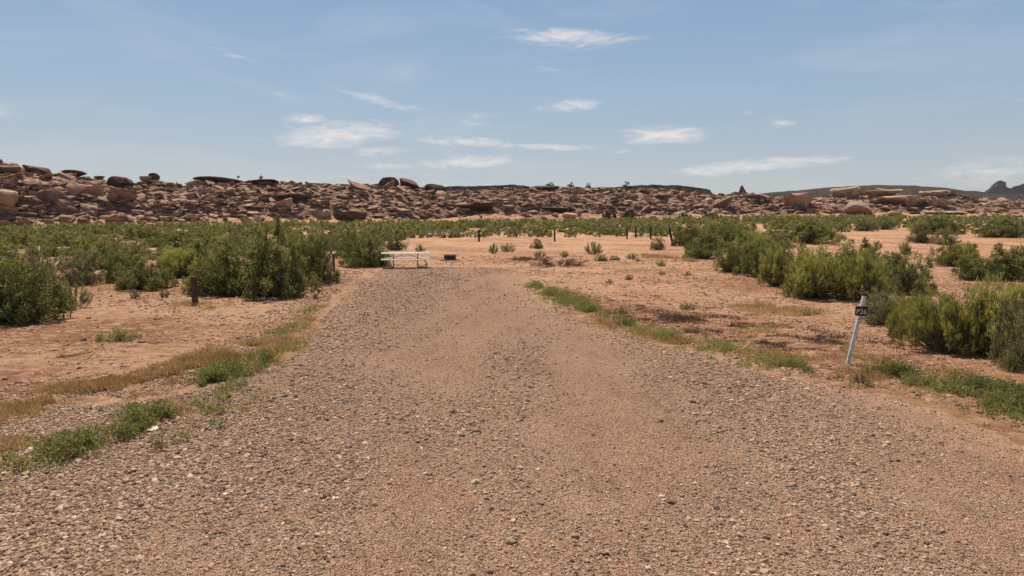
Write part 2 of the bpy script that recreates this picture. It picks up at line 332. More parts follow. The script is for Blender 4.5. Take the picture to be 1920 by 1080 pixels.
# ------------------------------------------------------------------ scattered small stones (real geometry, instanced inside geometry nodes)
def scatter(name, P, scale, mat_, flat=.5, variants=6, seed=0):
    n = len(P); me = bpy.data.meshes.new(name); me.vertices.add(n); me.vertices.foreach_set('co', np.asarray(P, np.float32).ravel())
    at_ = me.attributes.new('psize', 'FLOAT_VECTOR', 'POINT'); at_.data.foreach_set('vector', np.asarray(scale, np.float32).ravel())
    rt = np.stack([rng.normal(0, .22, n), rng.normal(0, .22, n), rng.random(n) * 6.28], -1)
    at_ = me.attributes.new('prot', 'FLOAT_VECTOR', 'POINT'); at_.data.foreach_set('vector', rt.astype(np.float32).ravel())
    at_ = me.attributes.new('ptint', 'FLOAT', 'POINT'); at_.data.foreach_set('value', rng.random(n).astype(np.float32))
    me.materials.append(mat_)
    o = link(name, me)
    g = bpy.data.node_groups.new(name, 'GeometryNodeTree')
    g.interface.new_socket('Geometry', in_out='INPUT', socket_type='NodeSocketGeometry'); g.interface.new_socket('Geometry', in_out='OUTPUT', socket_type='NodeSocketGeometry')
    a = g.nodes.new; l = g.links.new
    gi = a('NodeGroupInput'); go = a('NodeGroupOutput'); jn = a('GeometryNodeJoinGeometry')
    for k in range(variants):
        ic = a('GeometryNodeMeshIcoSphere'); ic.inputs['Radius'].default_value = 1; ic.inputs['Subdivisions'].default_value = 2
        sp_ = a('GeometryNodeSetPosition'); l(ic.outputs[0], sp_.inputs['Geometry'])
        nz = a('ShaderNodeTexNoise'); nz.noise_dimensions = '4D'; nz.inputs['W'].default_value = k * 3.7 + seed; nz.inputs['Scale'].default_value = .9; nz.inputs['Detail'].default_value = 2
        sb = a('ShaderNodeVectorMath'); sb.operation = 'SUBTRACT'; l(nz.outputs['Color'], sb.inputs[0]); sb.inputs[1].default_value = (.5, .5, .5)
        ml = a('ShaderNodeVectorMath'); ml.operation = 'SCALE'; l(sb.outputs[0], ml.inputs[0]); ml.inputs['Scale'].default_value = 1.9
        l(ml.outputs[0], sp_.inputs['Offset'])
        ti = a('GeometryNodeGeometryToInstance'); l(sp_.outputs[0], ti.inputs[0]); l(ti.outputs[0], jn.inputs[0])
    iop = a('GeometryNodeInstanceOnPoints'); l(gi.outputs[0], iop.inputs['Points']); l(jn.outputs[0], iop.inputs['Instance']); iop.inputs['Pick Instance'].default_value = True
    def na(nm, ty):
        x = a('GeometryNodeInputNamedAttribute'); x.data_type = ty; x.inputs['Name'].default_value = nm; return x.outputs['Attribute']
    er = a('FunctionNodeEulerToRotation'); l(na('prot', 'FLOAT_VECTOR'), er.inputs[0]); l(er.outputs[0], iop.inputs['Rotation'])
    l(na('psize', 'FLOAT_VECTOR'), iop.inputs['Scale'])
    st = a('GeometryNodeStoreNamedAttribute'); st.domain = 'INSTANCE'; st.data_type = 'FLOAT'; st.inputs['Name'].default_value = 'tint'; l(iop.outputs[0], st.inputs[0]); l(na('ptint', 'FLOAT'), st.inputs['Value'])
    sm = a('GeometryNodeSetMaterial'); sm.inputs['Material'].default_value = mat_; l(st.outputs[0], sm.inputs[0]); l(sm.outputs[0], go.inputs[0])
    md = o.modifiers.new('scatter', 'NODES'); md.node_group = g
    return o
# instance attributes are read in the shader through an INSTANCER attribute
for m_ in (M_ST, M_CL):
    for n_ in m_.node_tree.nodes:
        if n_.type == 'ATTRIBUTE': n_.attribute_type = 'INSTANCER'
NG = 330000
dd = 3.6 * (9.5) ** rng.random(NG); uu = rng.uniform(-1.0, 1.0, NG); x = uu * dd; y = dd
sd = sdist(x, y) + fbm(x / 1.1 + 9, y / 1.1, 4) * (.9 + .6 * sstep(20, 30, y)); sf = stonyf(x, y)
k = (rng.random(NG) < np.clip(.12 + .95 * sf ** 1.3, 0, 1) * sstep(-1.2, .25, sd + .8 * (x < 0))) & (sd > -1.6); x, y, sd, dd, sf = x[k], y[k], sd[k], dd[k], sf[k]
r = .0054 * np.exp(rng.normal(0, .42, len(x))) * (1 + .04 * dd) * (.85 + .45 * sf); big = rng.random(len(x)) < .009; r[big] *= 1.8; r = np.minimum(r, .034)
z = np.where(sd > -.2, Zroad(x, y, sd), H(x, y)) + r * .28
o = scatter('gravel_stones', np.stack([x, y, z], -1), np.stack([r * rng.uniform(1, 1.7, len(x)), r * rng.uniform(.8, 1.2, len(x)), r * rng.uniform(.45, 1.0, len(x))], -1), M_ST)
tag(o, 'loose pale and brown crushed stones covering the gravel driveway', 'gravel', kind='stuff')
NC = 150000
dd = 5 * (9) ** rng.random(NC); uu = rng.uniform(-1, 1, NC); x = uu * dd; y = dd; sd = sdist(x, y)
k = (sd < -.2) & (fbm(x / 1.4, y / 1.4, 3) + rng.normal(0, .12, NC) > -.02); x, y, dd = x[k], y[k], dd[k]
r = .008 * np.exp(rng.normal(0, .5, len(x))) * (1 + .045 * dd); r = np.minimum(r, .05)
o = scatter('sand_clods', np.stack([x, y, H(x, y)], -1), np.stack([r * 1.6, r * 1.2, r * .6], -1), M_CL, seed=9)
tag(o, 'small reddish clods and crust fragments on the bare sand', 'clods', kind='stuff')

# ------------------------------------------------------------------ rocks
def rock_mesh(name, seed, sub=3, flat=.45, boxy=3.4, cuts=12, layers=True):
    bm = bmesh.new(); bmesh.ops.create_icosphere(bm, subdivisions=sub, radius=1)
    rr = random.Random(seed); off = Vector((seed * 3.1, seed * 1.7, seed * 5.3))
    planes = []
    for _ in range(cuts):
        a_ = rr.uniform(0, 6.28); v = Vector((math.cos(a_), math.sin(a_), rr.choice([rr.uniform(-.5, .15), rr.uniform(-.3, .1), rr.uniform(.3, .9)]))).normalized(); planes.append((v, rr.uniform(.42, .76)))
    planes.append((Vector((rr.uniform(-.15, .15), rr.uniform(-.15, .15), 1)).normalized(), rr.uniform(.45, .65)))
    for v in bm.verts:
        c = v.co.copy(); L_ = (abs(c.x) ** boxy + abs(c.y) ** boxy + abs(c.z) ** boxy) ** (1 / boxy); c /= L_
        for (pn, pd) in planes:
            q = c.dot(pn) - pd
            if q > 0: c -= pn * q * .93
        c += mnoise.noise_vector(c * 1.3 + off) * .06 + mnoise.noise_vector(c * 4.2 + off) * .045
        if layers: 
            s = 1 + .09 * mnoise.noise(Vector((0, 0, c.z * 7 + seed))) ; c.x *= s; c.y *= s
        uc = 1 - .30 * max(0, .25 - c.z) ** 1.0; c.y += .18 * max(0, .2 - c.z); c.x *= uc; c.y *= uc
        v.co = Vector((c.x, c.y, c.z * flat))
    me = bpy.data.meshes.new(name); bm.to_mesh(me); bm.free()
    me.polygons.foreach_set('use_smooth', [True] * len(me.polygons)); me.update()
    try: me.set_sharp_from_angle(angle=R(22))
    except Exception: pass
    return me
def mk_rocks(n, sub, seed0, matl, lo, hi, **k):
    out = []
    for i in range(n):
        me = rock_mesh('rock', seed0 + i, sub, random.uniform(lo, hi), **k); me.materials.append(matl); out.append(me)
    return out
RK = mk_rocks(10, 3, 10, M_RK, .26, .55); RKP = mk_rocks(5, 3, 40, M_RKP, .26, .48, boxy=2.7); RKD = mk_rocks(5, 3, 60, M_RKD, .3, .45)
RKH = mk_rocks(4, 4, 80, M_RKP, .4, .55, boxy=2.5, cuts=5)

# ridge: hill sheet with ledges
HP = np.linspace(-700, 2700, 640); HS = np.concatenate([np.linspace(-.06, 1.05, 100), np.linspace(1.1, 2.6, 14)])
def crestD(px): return baseD(px) + np.interp(px, [-900, 300, 900, 1300, 1900, 3000], [34, 46, 62, 60, 75, 80])
def hill(px, s, detail=True):
    B = baseD(px); C = crestD(px); D = B + (C - B) * s
    x = (px - 960) / (FPX * cp) * D
    zc = zat(np.interp(px, TX, TY), C); zf = footZ(px)
    q = np.clip(s, 0, 1); led = q + .030 * np.sin(q * 2 * np.pi * 5 + 9 * fbm(x / 30, D / 60, 2)) * sstep(0, .1, q) * sstep(1, .9, q)
    led = np.clip(led - .05, 0, 2) * 1.05; pr = .22 * sstep(0, .35, led) + .78 * led ** np.interp(px, [0, 900, 1300, 1900], [.85, 1.0, 1.15, 1.3])
    z = zf + (zc - zf) * np.clip(pr, 0, 1.02) * .985 + 1.0 * sstep(.0, .11, s) * sstep(.8, .3, s)
    z = z + fbm(x / 9, D / 9, 5) * 3.4 * sstep(.02, .25, s) * sstep(1.05, .75, s) + fbm(x / 2.2, D / 2.2, 3) * .9 * sstep(0, .12, s) * sstep(1.3, .95, s)
    z = z - np.maximum(s - 1.0, 0) * (C - B) * .10 - sstep(.03, -.06, s) * .8
    return x, D, z
PX_, SS = np.meshgrid(HP, HS); X, Y, Z = hill(PX_, SS)
me = np_mesh('rocky_ridge', np.stack([X, Y, Z], -1).reshape(-1, 3), grid_faces(len(HP), len(HS)), True, {'foot': ('POINT', (sstep(.17, .11, SS + fbm(X / 8, Y / 8, 3) * .25)).ravel())})
ridge = tag(link('rocky_ridge', me, MH), kind='structure')

heroes = [  # px, centre row, width px, height px, pool, tilt, label
    (12, 372, 66, 46, 'P', 8, 'large rounded sunlit boulder at the far left end of the ridge'),
    (25, 318, 50, 20, 'R', 5, 'broad brown block on the highest far left part of the ridge crest'),
    (84, 319, 56, 16, 'D', 14, 'dark slab tilting down to the right on the left ridge crest'),
    (148, 325, 52, 14, 'D', 4, 'dark curved capstone lying flat on the left ridge crest'),
    (196, 333, 18, 8, 'D', 0, 'small dark flat stone perched on the crest between capstone and wedge'),
    (238, 341, 48, 24, 'D', 12, 'dark wedge shaped boulder rising above the left crest'),
    (104, 366, 50, 30, 'R', -12, 'sunlit angular block on the left slope under the dark tilted slab'),
    (147, 356, 42, 28, 'R', 3, 'dark faced block with pale top below the dark capstone'),
    (190, 358, 44, 28, 'P', -10, 'pale slanting slab right of the dark faced block on the left slope'),
    (128, 386, 38, 30, 'R', 8, 'rounded brown boulder low on the left slope'),
    (236, 366, 50, 30, 'R', 12, 'wide tan boulder under the dark wedge on the left slope'),
    (178, 392, 34, 20, 'P', 10, 'pale leaning slab in the middle of the left slope foot'),
    (70, 345, 36, 22, 'R', 5, 'reddish block high on the far left slope'),
    (30, 392, 42, 18, 'P', -5, 'pale flat slab low at the far left of the ridge'),
    (285, 334, 24, 12, 'P', 5, 'pale stone beside the dark knob on the crest'),
    (300, 330, 16, 13, 'D', 0, 'dark rounded knob on the crest left of the saddle'),
    (228, 408, 40, 18, 'R', -18, 'brown slab leaning up to the right at the foot of the left slope'),
    (420, 337, 100, 9, 'D', 2, 'long dark flat ledge slab capping the crest right of the saddle'),
    (500, 341, 60, 8, 'D', 1, 'thin dark capping slab next to the long flat ledge'),
    (545, 369, 72, 15, 'D', 2, 'long dark overhanging ledge half way up the centre left slope'),
    (534, 384, 42, 20, 'P', -18, 'pale wedge slab tilted under the long dark ledge'),
    (673, 350, 54, 17, 'R', 30, 'steeply tilted pale slab pointing up to the left on the centre crest'),
    (736, 342, 42, 22, 'D', 0, 'dark overhanging flat topped block on the centre crest'),
    (768, 345, 44, 18, 'D', 24, 'dark slab sloping down to the right beside the flat topped block'),
    (733, 348, 26, 14, 'P', -28, 'pale slab leaning against the dark flat topped block'),
    (820, 355, 50, 22, 'D', 10, 'dark reddish dome shaped boulder at the right end of the centre crest'),
    (611, 400, 34, 16, 'P', -12, 'pale square slab near the foot of the centre left slope'),
    (660, 405, 70, 18, 'D', -10, 'low dark red rock ledge at the foot of the centre slope'),
    (890, 388, 80, 20, 'D', 0, 'wide dark overhanging ledge half way up the centre right slope'),
    (1018, 352, 60, 11, 'D', 0, 'broad dark flat outcrop on the crest right of centre'),
    (1065, 405, 28, 13, 'P', 4, 'single pale yellowish boulder at the foot of the ridge centre'),
    (1040, 393, 60, 14, 'D', 0, 'dark undercut ledge above the pale yellowish boulder'),
    (1235, 367, 26, 10, 'R', -8, 'brown boulder high on the slope right of centre'),
    (1386, 358, 13, 13, 'D', 0, 'small dark balanced rock standing on the right crest'),
    (1330, 402, 44, 11, 'P', -18, 'pale slab slanting up to the right at the right slope foot'),
    (1345, 384, 44, 14, 'P', -28, 'pale tilted slab above the slanting slab on the right slope'),
    (1415, 370, 60, 14, 'H', 0, 'pale flat slab just left of the big rounded outcrop'),
    (1495, 378, 60, 30, 'H', -4, 'big rounded pale outcrop at the left of the right rock group'),
    (1578, 361, 52, 20, 'H', -3, 'pale domed outcrop standing highest in the right rock group'),
    (1640, 362, 82, 16, 'H', 1, 'long smooth pale outcrop beside the highest dome on the right'),
    (1603, 389, 58, 24, 'H', 0, 'blocky flat topped pale boulder at the foot of the right rock group'),
    (1690, 379, 110, 20, 'H', -2, 'very long layered pale slab in the right rock group'),
    (1742, 364, 56, 14, 'H', -1, 'thin pale capping slab at the right end of the right crest'),
    (1753, 381, 38, 14, 'H', 0, 'dark sided flat boulder right of the long layered slab'),
    (1670, 400, 34, 9, 'H', -4, 'small flat pale slab on the sand under the long layered slab'),
    (1704, 394, 32, 10, 'H', 4, 'small domed slab on the sand right of the flat pale slab'),
    (1765, 399, 74, 8, 'H', 1, 'long thin slab at the foot of the right slope beside the shrubs')]
def place_on_hill(px, py):      # find the hill point seen at that pixel
    s = np.linspace(0.01, 1.0, 200); x, D, z = hill(np.full(200, float(px)), s); zl = zat(np.full(200, float(py)), D)
    i = np.where(z >= zl)[0]; i = i[0] if len(i) else 199
    return x[i], D[i], max(z[i], zl[i]) if i == 199 else z[i]
def upx(px, s):
    return hill(np.array([float(px)]), np.array([float(s)]))
for i, (px, py, w, h, pool, tilt, lab) in enumerate(heroes):
    P_ = {'R': RK, 'P': RKP, 'D': RKD, 'H': RKH}[pool]; me = P_[i % len(P_)]
    x, D, z = place_on_hill(px, py + h * .42); pp = FPX / D
    bb = [v.co for v in me.vertices]; ex = max(v.x for v in bb) - min(v.x for v in bb); ez = max(v.z for v in bb) - min(v.z for v in bb)
    wm, hm = w / pp, h / pp
    k9 = .86 if w > 30 and px < 1300 else 1.0; sz = 1.22 * k9 * hm / ez; sxx = 1.04 * k9 * wm / ex
    o = link('boulder', me, None, None, (x, D + wm * .12, float(zat(py, D))), (R(180 if 'balanced' in lab else random.uniform(-4, 8)), R(tilt), R(random.uniform(-12, 12))), (sxx, sxx * random.uniform(.7, .95), sz))
    tag(o, lab, 'boulder')
# individual slope rocks: parts of the ridge
NR = 250; cnt = 0; tries = 0; used = [(a[0], a[1]) for a in heroes]
while cnt < NR and tries < 9000:
    tries += 1
    px = random.choice([random.uniform(-60, 420), random.uniform(-60, 900), random.uniform(-40, 1960), random.uniform(1280, 1850)]); s = random.uniform(.11, .99)
    x, D, z = [float(v[0]) for v in upx(px, s)]
    wpx = (random.uniform(16, 34) if px < 420 else random.uniform(13, 26)) * random.choice([1, 1, 1, .8, 1.3]); py = HZN - (z - CZ) / D * FPX
    if any(abs(px - a) < wpx * .62 and abs(py - b) < wpx * .3 for a, b in used): continue
    used.append((px, py)); w = wpx * D / FPX / 2 * 1.22
    me = random.choice(RK + RK + RKP + (RKD if random.random() < .3 else RK) + (RKP if px > 1280 else RK))
    o = link('rock', me, None, ridge, (x, D, z + w * .25), (R(random.uniform(-8, 22)), R(random.gauss(0, 15)), random.uniform(-.5, .5) + random.choice([0, math.pi])), (w * 1.1, w * random.uniform(.6, .95), w * random.uniform(.65, 1.1)))
    cnt += 1
# remaining rubble, joined
def join_copies(name, bases, items, matl, extra=()):
    """items: (base index, 4x4 matrix, tint)"""
    Vs, Fs, T = [], [], []; ex = {e: [] for e in extra}; o_ = 0
    for (bi, mtx, tn) in items:
        V0, F0, E0 = bases[bi]; A = np.array(mtx)
        Vs.append(V0 @ A[:3, :3].T + A[:3, 3]); Fs.append(F0 + o_); o_ += len(V0)
        T.append(np.full(len(F0), tn) if 'tint' not in E0 else np.clip(E0['tint'] * .8 + tn * .3 - .05, 0, 1))
        for e in extra: ex[e].append(E0[e])
    at_ = {'tint': ('FACE', np.concatenate(T))}
    for e in extra: at_[e] = ('FACE', np.concatenate(ex[e]))
    me = np_mesh(name, np.concatenate(Vs), np.concatenate(Fs), False, at_)
    return link(name, me, matl)
def arrs(me):
    V = np.empty(len(me.vertices) * 3); me.vertices.foreach_get('co', V); F = np.empty(len(me.polygons) * 3, int); me.polygons.foreach_get('vertices', F)
    return V.reshape(-1, 3), F.reshape(-1, 3), {}
small = [arrs(rock_mesh('rubble', 200 + i, 2, random.uniform(.26, .62), cuts=6, layers=False)) for i in range(8)]
small += [arrs(rock_mesh('rubble', 300 + i, 1, random.uniform(.35, .7), cuts=4, layers=False)) for i in range(6)]
items = []
NS = 17000; px = rng.uniform(-260, 2200, NS); s = rng.uniform(.055, 1.02, NS) ** .95; x, D, z = hill(px, s)
dens = .5 + 1.6 * fbm(x / 12 + 4, D / 12, 3) - .55 * sstep(1250, 1330, px) * sstep(.35, .1, s)
for i in range(NS):
    if rng.random() > dens[i] + .5 or (s[i] < .12 and px[i] > 520 and rng.random() < .8) or (s[i] < .09 and rng.random() < .4): continue
    w = (.32 + rng.exponential(.46)) * (1.15 if px[i] < 420 else .95); w = min(w, 1.7)
    dip = fbm(np.array([x[i] / 14]), np.array([D[i] / 14 + 30]), 2)[0] * 1.5; e = Euler((rng.normal(.05, .2), rng.normal(0, .15) + dip, rng.uniform(-.5, .5) + (math.pi if rng.random() < .5 else 0)))
    mtx = Matrix.LocRotScale(Vector((x[i], D[i], z[i] + w * .18)), e, Vector((w * rng.uniform(1, 1.5), w * rng.uniform(.7, 1.1), w * rng.uniform(.45, .95))))
    items.append((int(rng.integers(8)) if w > .62 else 8 + int(rng.integers(6)), mtx, rng.random()))
o = join_copies('ridge_rubble', small, items, M_RKS); tag(o, 'countless smaller broken sandstone blocks covering the ridge slope', 'rubble', kind='stuff')

# ------------------------------------------------------------------ far mesas and buttes
def mesa(name, D, prof, depth, matl, dome=False):
    prof = np.array(prof, float); px = np.linspace(prof[0, 0], prof[-1, 0], 150); top = np.interp(px, prof[:, 0], prof[:, 1])
    rows = []
    base = -3.0
    zt = zat(top, D); zt = zt + fbm(px / 9, px * 0 + D, 4) * D * (.0008 if D > 2000 else .0025)
    for (fd, fz) in [(-1.0, 0), (-.7, .35), (-.5, .6), (-.33, .8), (-.18, .93), (0, 1), (.3, .97), (1, .4)] if dome else [(-.5, -.05), (-.28, .2), (-.16, .45), (-.10, .55), (-.08, .82), (-.05, 1), (.1, 1.0), (.5, .9), (1, .2)]:
        dd_ = D + depth * fd + fbm(px / 12, px * 0 + fd * 7, 3) * depth * (.05 if D > 2000 else .12); zz = base + (zt - base) * fz
        rows.append(np.stack([(px - 960) / (FPX * cp) * D + 0 * zz, dd_, zz], -1))
    V = np.concatenate(rows); return link(name, np_mesh(name, V, grid_faces(150, len(rows)), False), matl)
M_MESA = rock_mat('far_mesa_rock', (.13, .085, .062), (.035, .033, .028), 1, False, .03)
def hm(o, *a, **k): return tag(o, *a, **k)
tag(mesa('distant_mesa', 950, [(700, 352), (880, 350), (930, 348.5), (960, 347), (990, 350), (1010, 351), (1150, 352), (1190, 348), (1222, 347), (1268, 349), (1298, 353), (1318, 356), (1326, 364), (1345, 368)], 260, M_MESA), kind='structure')
tag(mesa('distant_hill', 1250, [(1370, 374), (1430, 362), (1470, 358), (1530, 353), (1580, 349.5), (1640, 346.5), (1680, 348.5), (1730, 355), (1780, 361), (1830, 364), (1900, 366), (2100, 367), (2500, 367)], 420, M_MESA, True), kind='structure')
o = mesa('butte', 2400, [(1838, 368), (1840, 360), (1842, 354), (1848, 350), (1854, 349), (1855, 341), (1858, 339), (1863, 338.5), (1865, 341), (1870, 341), (1871, 350), (1878, 353), (1884, 358), (1886, 368)], 60, M_MESA)
tag(o, 'small dark far off butte with a square knob on top', 'butte')
o = mesa('butte', 2400, [(1882, 368), (1884, 352), (1890, 349), (1900, 347), (1906, 344), (1916, 343), (1935, 345), (1980, 346), (2030, 350), (2060, 368)], 90, M_MESA)
tag(o, 'long low far off butte cut by the right edge of the picture', 'butte')

# ------------------------------------------------------------------ shrubs
def blades(P, Dr, Ln, Wd, rs, nrm=None):
    """one diamond shaped leaf (two triangles) per entry"""
    n = len(P); Dr = Dr / (np.linalg.norm(Dr, axis=1, keepdims=True) + 1e-9); q = rs.normal(size=(n, 3)) if nrm is None else nrm + rs.normal(0, .6, (n, 3)); sd_ = np.cross(Dr, q); sd_ /= np.linalg.norm(sd_, axis=1, keepdims=True) + 1e-9
    mid = P + Dr * Ln[:, None] * .5; a = P; c = P + Dr * Ln[:, None]; b = mid + sd_ * Wd[:, None] * .5; d = mid - sd_ * Wd[:, None] * .5
    V = np.stack([a, b, c, d], 1).reshape(-1, 3); i = np.arange(n)[:, None] * 4
    return V, np.concatenate([i + [0, 1, 2], i + [0, 2, 3]], 1).reshape(-1, 3)
def tubes(segs, rs, n=3):
    Vs, Fs = [], []; o_ = 0
    for (a, b, ra, rb) in segs:
        d = b - a; d = d / (np.linalg.norm(d) + 1e-9); u = np.cross(d, [.3, .5, .8]); u /= np.linalg.norm(u); v = np.cross(d, u)
        for (p, r_) in ((a, ra), (b, rb)):
            for k in range(n): t = 2 * math.pi * k / n; Vs.append(p + (u * math.cos(t) + v * math.sin(t)) * r_)
        for k in range(n):
            k2 = (k + 1) % n; Fs += [(o_ + k, o_ + k2, o_ + n + k2), (o_ + k, o_ + n + k2, o_ + n + k)]
        o_ += 2 * n
    return np.array(Vs), np.array(Fs)
def shrub_geo(seed, style, nst, ntw, nlf, leaf, wd=.3):
    """unit shrub: about 1 m half width and 1 m high; stems -> twigs -> leaves"""
    rs = np.random.default_rng(seed); segs = []; NR_ = []; P, Dn, Ls, Ws, T, Dry = [], [], [], [], [], []
    lobes = [(rs.uniform(0, 6.28), rs.uniform(.7, 1.15)) for _ in range(5)]
    if style in ('dense', 'grey', 'mat', 'plume'):
        # leafy puffs over an uneven dome that comes down to the ground, each fed by a branch
        for i in range(nst):
            a = rs.uniform(0, 6.28); ph = math.asin(rs.uniform(0, 1) ** .9) if rs.random() < .8 else rs.uniform(0, .25)
            lob = 1 + .10 * sum(math.cos((a - la) * k_) for k_, (la, _) in enumerate(lobes, 1)); rr = rs.uniform(.62, 1.0) if rs.random() < .72 else rs.uniform(.15, .6)
            rr *= lob * rs.uniform(.88, 1.03)
            c = np.array([math.cos(a) * math.cos(ph) * rr, math.sin(a) * math.cos(ph) * rr, .05 + .92 * math.sin(ph) * rr])
            pr = rs.uniform(.09, .19) * (1.0 if style != 'mat' else 1.3)
            base = np.append(rs.normal(0, .05, 2), -.04); mid = base * .4 + c * .6 + rs.normal(0, .05, 3); segs += [(base, mid, .016, .009), (mid, c, .009, .004)]
            m = ntw * nlf; u = rs.normal(size=(m, 3)); u /= np.linalg.norm(u, axis=1, keepdims=True); u[:, 2] = np.where(u[:, 2] < -.3, -u[:, 2], u[:, 2])
            out = c / (np.linalg.norm(c) + 1e-6); sh = rs.random(m) ** .3
            # sprigs: leaves gather on a few short shoots that stand out of the puff
            ns = max(4, m // 9); k = rs.integers(0, ns, m); sdv = rs.normal(size=(ns, 3)); sdv /= np.linalg.norm(sdv, axis=1, keepdims=True); sdv = sdv + out * .35 + [0, 0, .35]
            sdv /= np.linalg.norm(sdv, axis=1, keepdims=True); sl_ = rs.uniform(.8, 1.25, ns)
            pos = c + sdv[k] * (pr * sl_[k] * sh)[:, None] + rs.normal(0, .016, (m, 3)); pos[:, 2] = np.maximum(pos[:, 2], .01 + rs.random(m) * .03)
            for q_ in range(0, ns, 3): segs.append((c, c + sdv[q_] * pr * sl_[q_], .004, .0015))
            nn = (pos - c) / pr + out * .5 + [0, 0, .25]; NR_.append(nn); 
            if style == 'plume':
                pos = c + (pos - c) * [1.05, 1.05, 1.1]; pos[:, 2] = np.maximum(pos[:, 2], .01); P.append(pos); Dn.append(out * .8 + sdv[k] * .5 + rs.normal(0, .28, (m, 3)) + [0, 0, .45])
            else: P.append(pos); Dn.append(sdv[k] * .5 + rs.normal(0, .8, (m, 3)))
            Ls.append(leaf * rs.uniform(.6, 1.4, m)); Ws.append(leaf * wd * rs.uniform(.7, 1.3, m))
            ct = rs.beta(2, 2.2); dead = rs.random() < (.06 if style != 'grey' else .16); low = max(0, .42 - c[2]) / .42 * 1.1 if style in ('grey', 'plume') else max(0, .16 - c[2]) / .16 * .5
            T.append(np.clip(ct * .75 + rs.uniform(-.1, .25) + rs.normal(0, .1, m), 0, 1)); Dry.append(np.where(rs.random(m) < low * .8, .9, float(dead) * .8))
        nst = 0
    for i in range(nst):
        a = rs.uniform(0, 6.28); rad = math.sqrt(rs.uniform(0, 1)); lob = 1 + .22 * sum(math.cos((a - la) * k_) * .45 for k_, (la, _) in enumerate(lobes, 1))
        if style == 'wisp': rad *= .92
        hmax = (1.0 - .70 * rad ** 2.4) * (rs.uniform(.66, 1.08) if rs.random() < .65 else rs.uniform(.2, .66))
        base = np.array([math.cos(a) * rad * .22, math.sin(a) * rad * .22, -.04]) + np.append(rs.normal(0, .03, 2), 0)
        tip = np.array([math.cos(a) * rad * .95 * lob, math.sin(a) * rad * .95 * lob, hmax])
        mid = base * .45 + tip * .55 + np.array([0, 0, .10 if style != 'wisp' else -.02]) + rs.normal(0, .05, 3)
        segs += [(base, mid, .016, .010), (mid, tip, .010, .004)]
        ct = rs.beta(2, 2.4); dead = rs.random() < .07
        for j in range(ntw):
            f = 1 - rs.random() ** 1.25 * (.80 if style != 'wisp' else .8)
            q = (mid + (tip - mid) * (f * 2 - 1)) if f > .5 else (base + (mid - base) * f * 2)
            out = (tip - base) * np.array([1, 1, .8]); out = out / np.linalg.norm(out)
            dv = out * .8 + rs.normal(0, .45 if style != 'wisp' else .22, 3) + np.array([0, 0, .35 if style != 'wisp' else .6]); dv /= np.linalg.norm(dv)
            tl = rs.uniform(.10, .24) * (1.25 if style == 'wisp' else 1); e = q + dv * tl
            if e[2] < 0.01: e[2] = .02
            if j % 3 == 0: segs.append((q, e, .005, .002))
            tt = rs.random(nlf); pos = q + (e - q) * tt[:, None] + rs.normal(0, .028 if style != 'wisp' else .016, (nlf, 3)); pos[:, 2] = np.maximum(pos[:, 2], .01)
            dr = dv + rs.normal(0, .7 if style != 'wisp' else .3, (nlf, 3))
            P.append(pos); Dn.append(dr); Ls.append(leaf * rs.uniform(.6, 1.4, nlf) * (1.5 if style == 'wisp' else 1)); Ws.append(leaf * wd * rs.uniform(.7, 1.3, nlf))
            low = max(0, .42 - q[2]) / .42 if style in ('wisp', 'grey') else max(0, .2 - q[2]) / .2 * .4
            T.append(np.clip(ct * .6 + rs.uniform(-.1, .45) + rs.normal(0, .12, nlf), 0, 1)); Dry.append(np.full(nlf, float(dead) * .8 if rs.random() > low * .75 else .9))
    P = np.concatenate(P); V, F = blades(P, np.concatenate(Dn), np.concatenate(Ls), np.concatenate(Ws), rs, np.concatenate(NR_) if NR_ else None)
    T = np.repeat(np.concatenate(T), 2); Dry = np.repeat(np.concatenate(Dry), 2)
    # normalise to half width 1, height 1
    s = np.percentile(np.abs(V[:, :2]), 98); h = np.percentile(V[:, 2], 99); sc = np.array([1 / s, 1 / s, 1 / h])
    tv, tf = tubes(segs, rs)
    return V * sc, F, T, Dry, tv * sc, tf
def shrub_pair(seed, style, nst, ntw, nlf, leaf, matl, wd=.3):
    V, F, T, Dr, tv, tf = shrub_geo(seed, style, nst, ntw, nlf, leaf, wd)
    a = np_mesh('foliage', V, F, False, {'tint': ('FACE', T), 'dry': ('FACE', Dr)}); a.materials.append(matl)
    b = np_mesh('branches', tv, tf); b.materials.append(M_BR); return a, b
SH = {'D': [shrub_pair(1 + i, 'dense', 115, 15, 11, .050, M_LD, .5) for i in range(4)],
      'Y': [shrub_pair(21 + i, 'plume', 165, 13, 11, .075, M_LY, .17) for i in range(3)],
      'G': [shrub_pair(41 + i, 'grey', 90, 12, 10, .05, M_LG, .45) for i in range(3)],
      'S': [shrub_pair(61 + i, 'wisp', 26, 9, 9, .13, M_LG, .17) for i in range(3)],
      'M': [shrub_pair(71 + i, 'mat', 50, 9, 8, .085, M_WD, .25) for i in range(2)],
      'J': [shrub_pair(81 + i, 'dense', 40, 10, 8, .09, M_LJ, .5) for i in range(2)]}
MD = {'D': [shrub_pair(101 + i, 'dense', 60, 10, 8, .08, M_LD, .55) for i in range(4)],
      'Y': [shrub_pair(121 + i, 'plume', 65, 10, 7, .13, M_LY, .26) for i in range(3)],
      'G': [shrub_pair(141 + i, 'grey', 55, 9, 7, .085, M_LG, .5) for i in range(3)]}
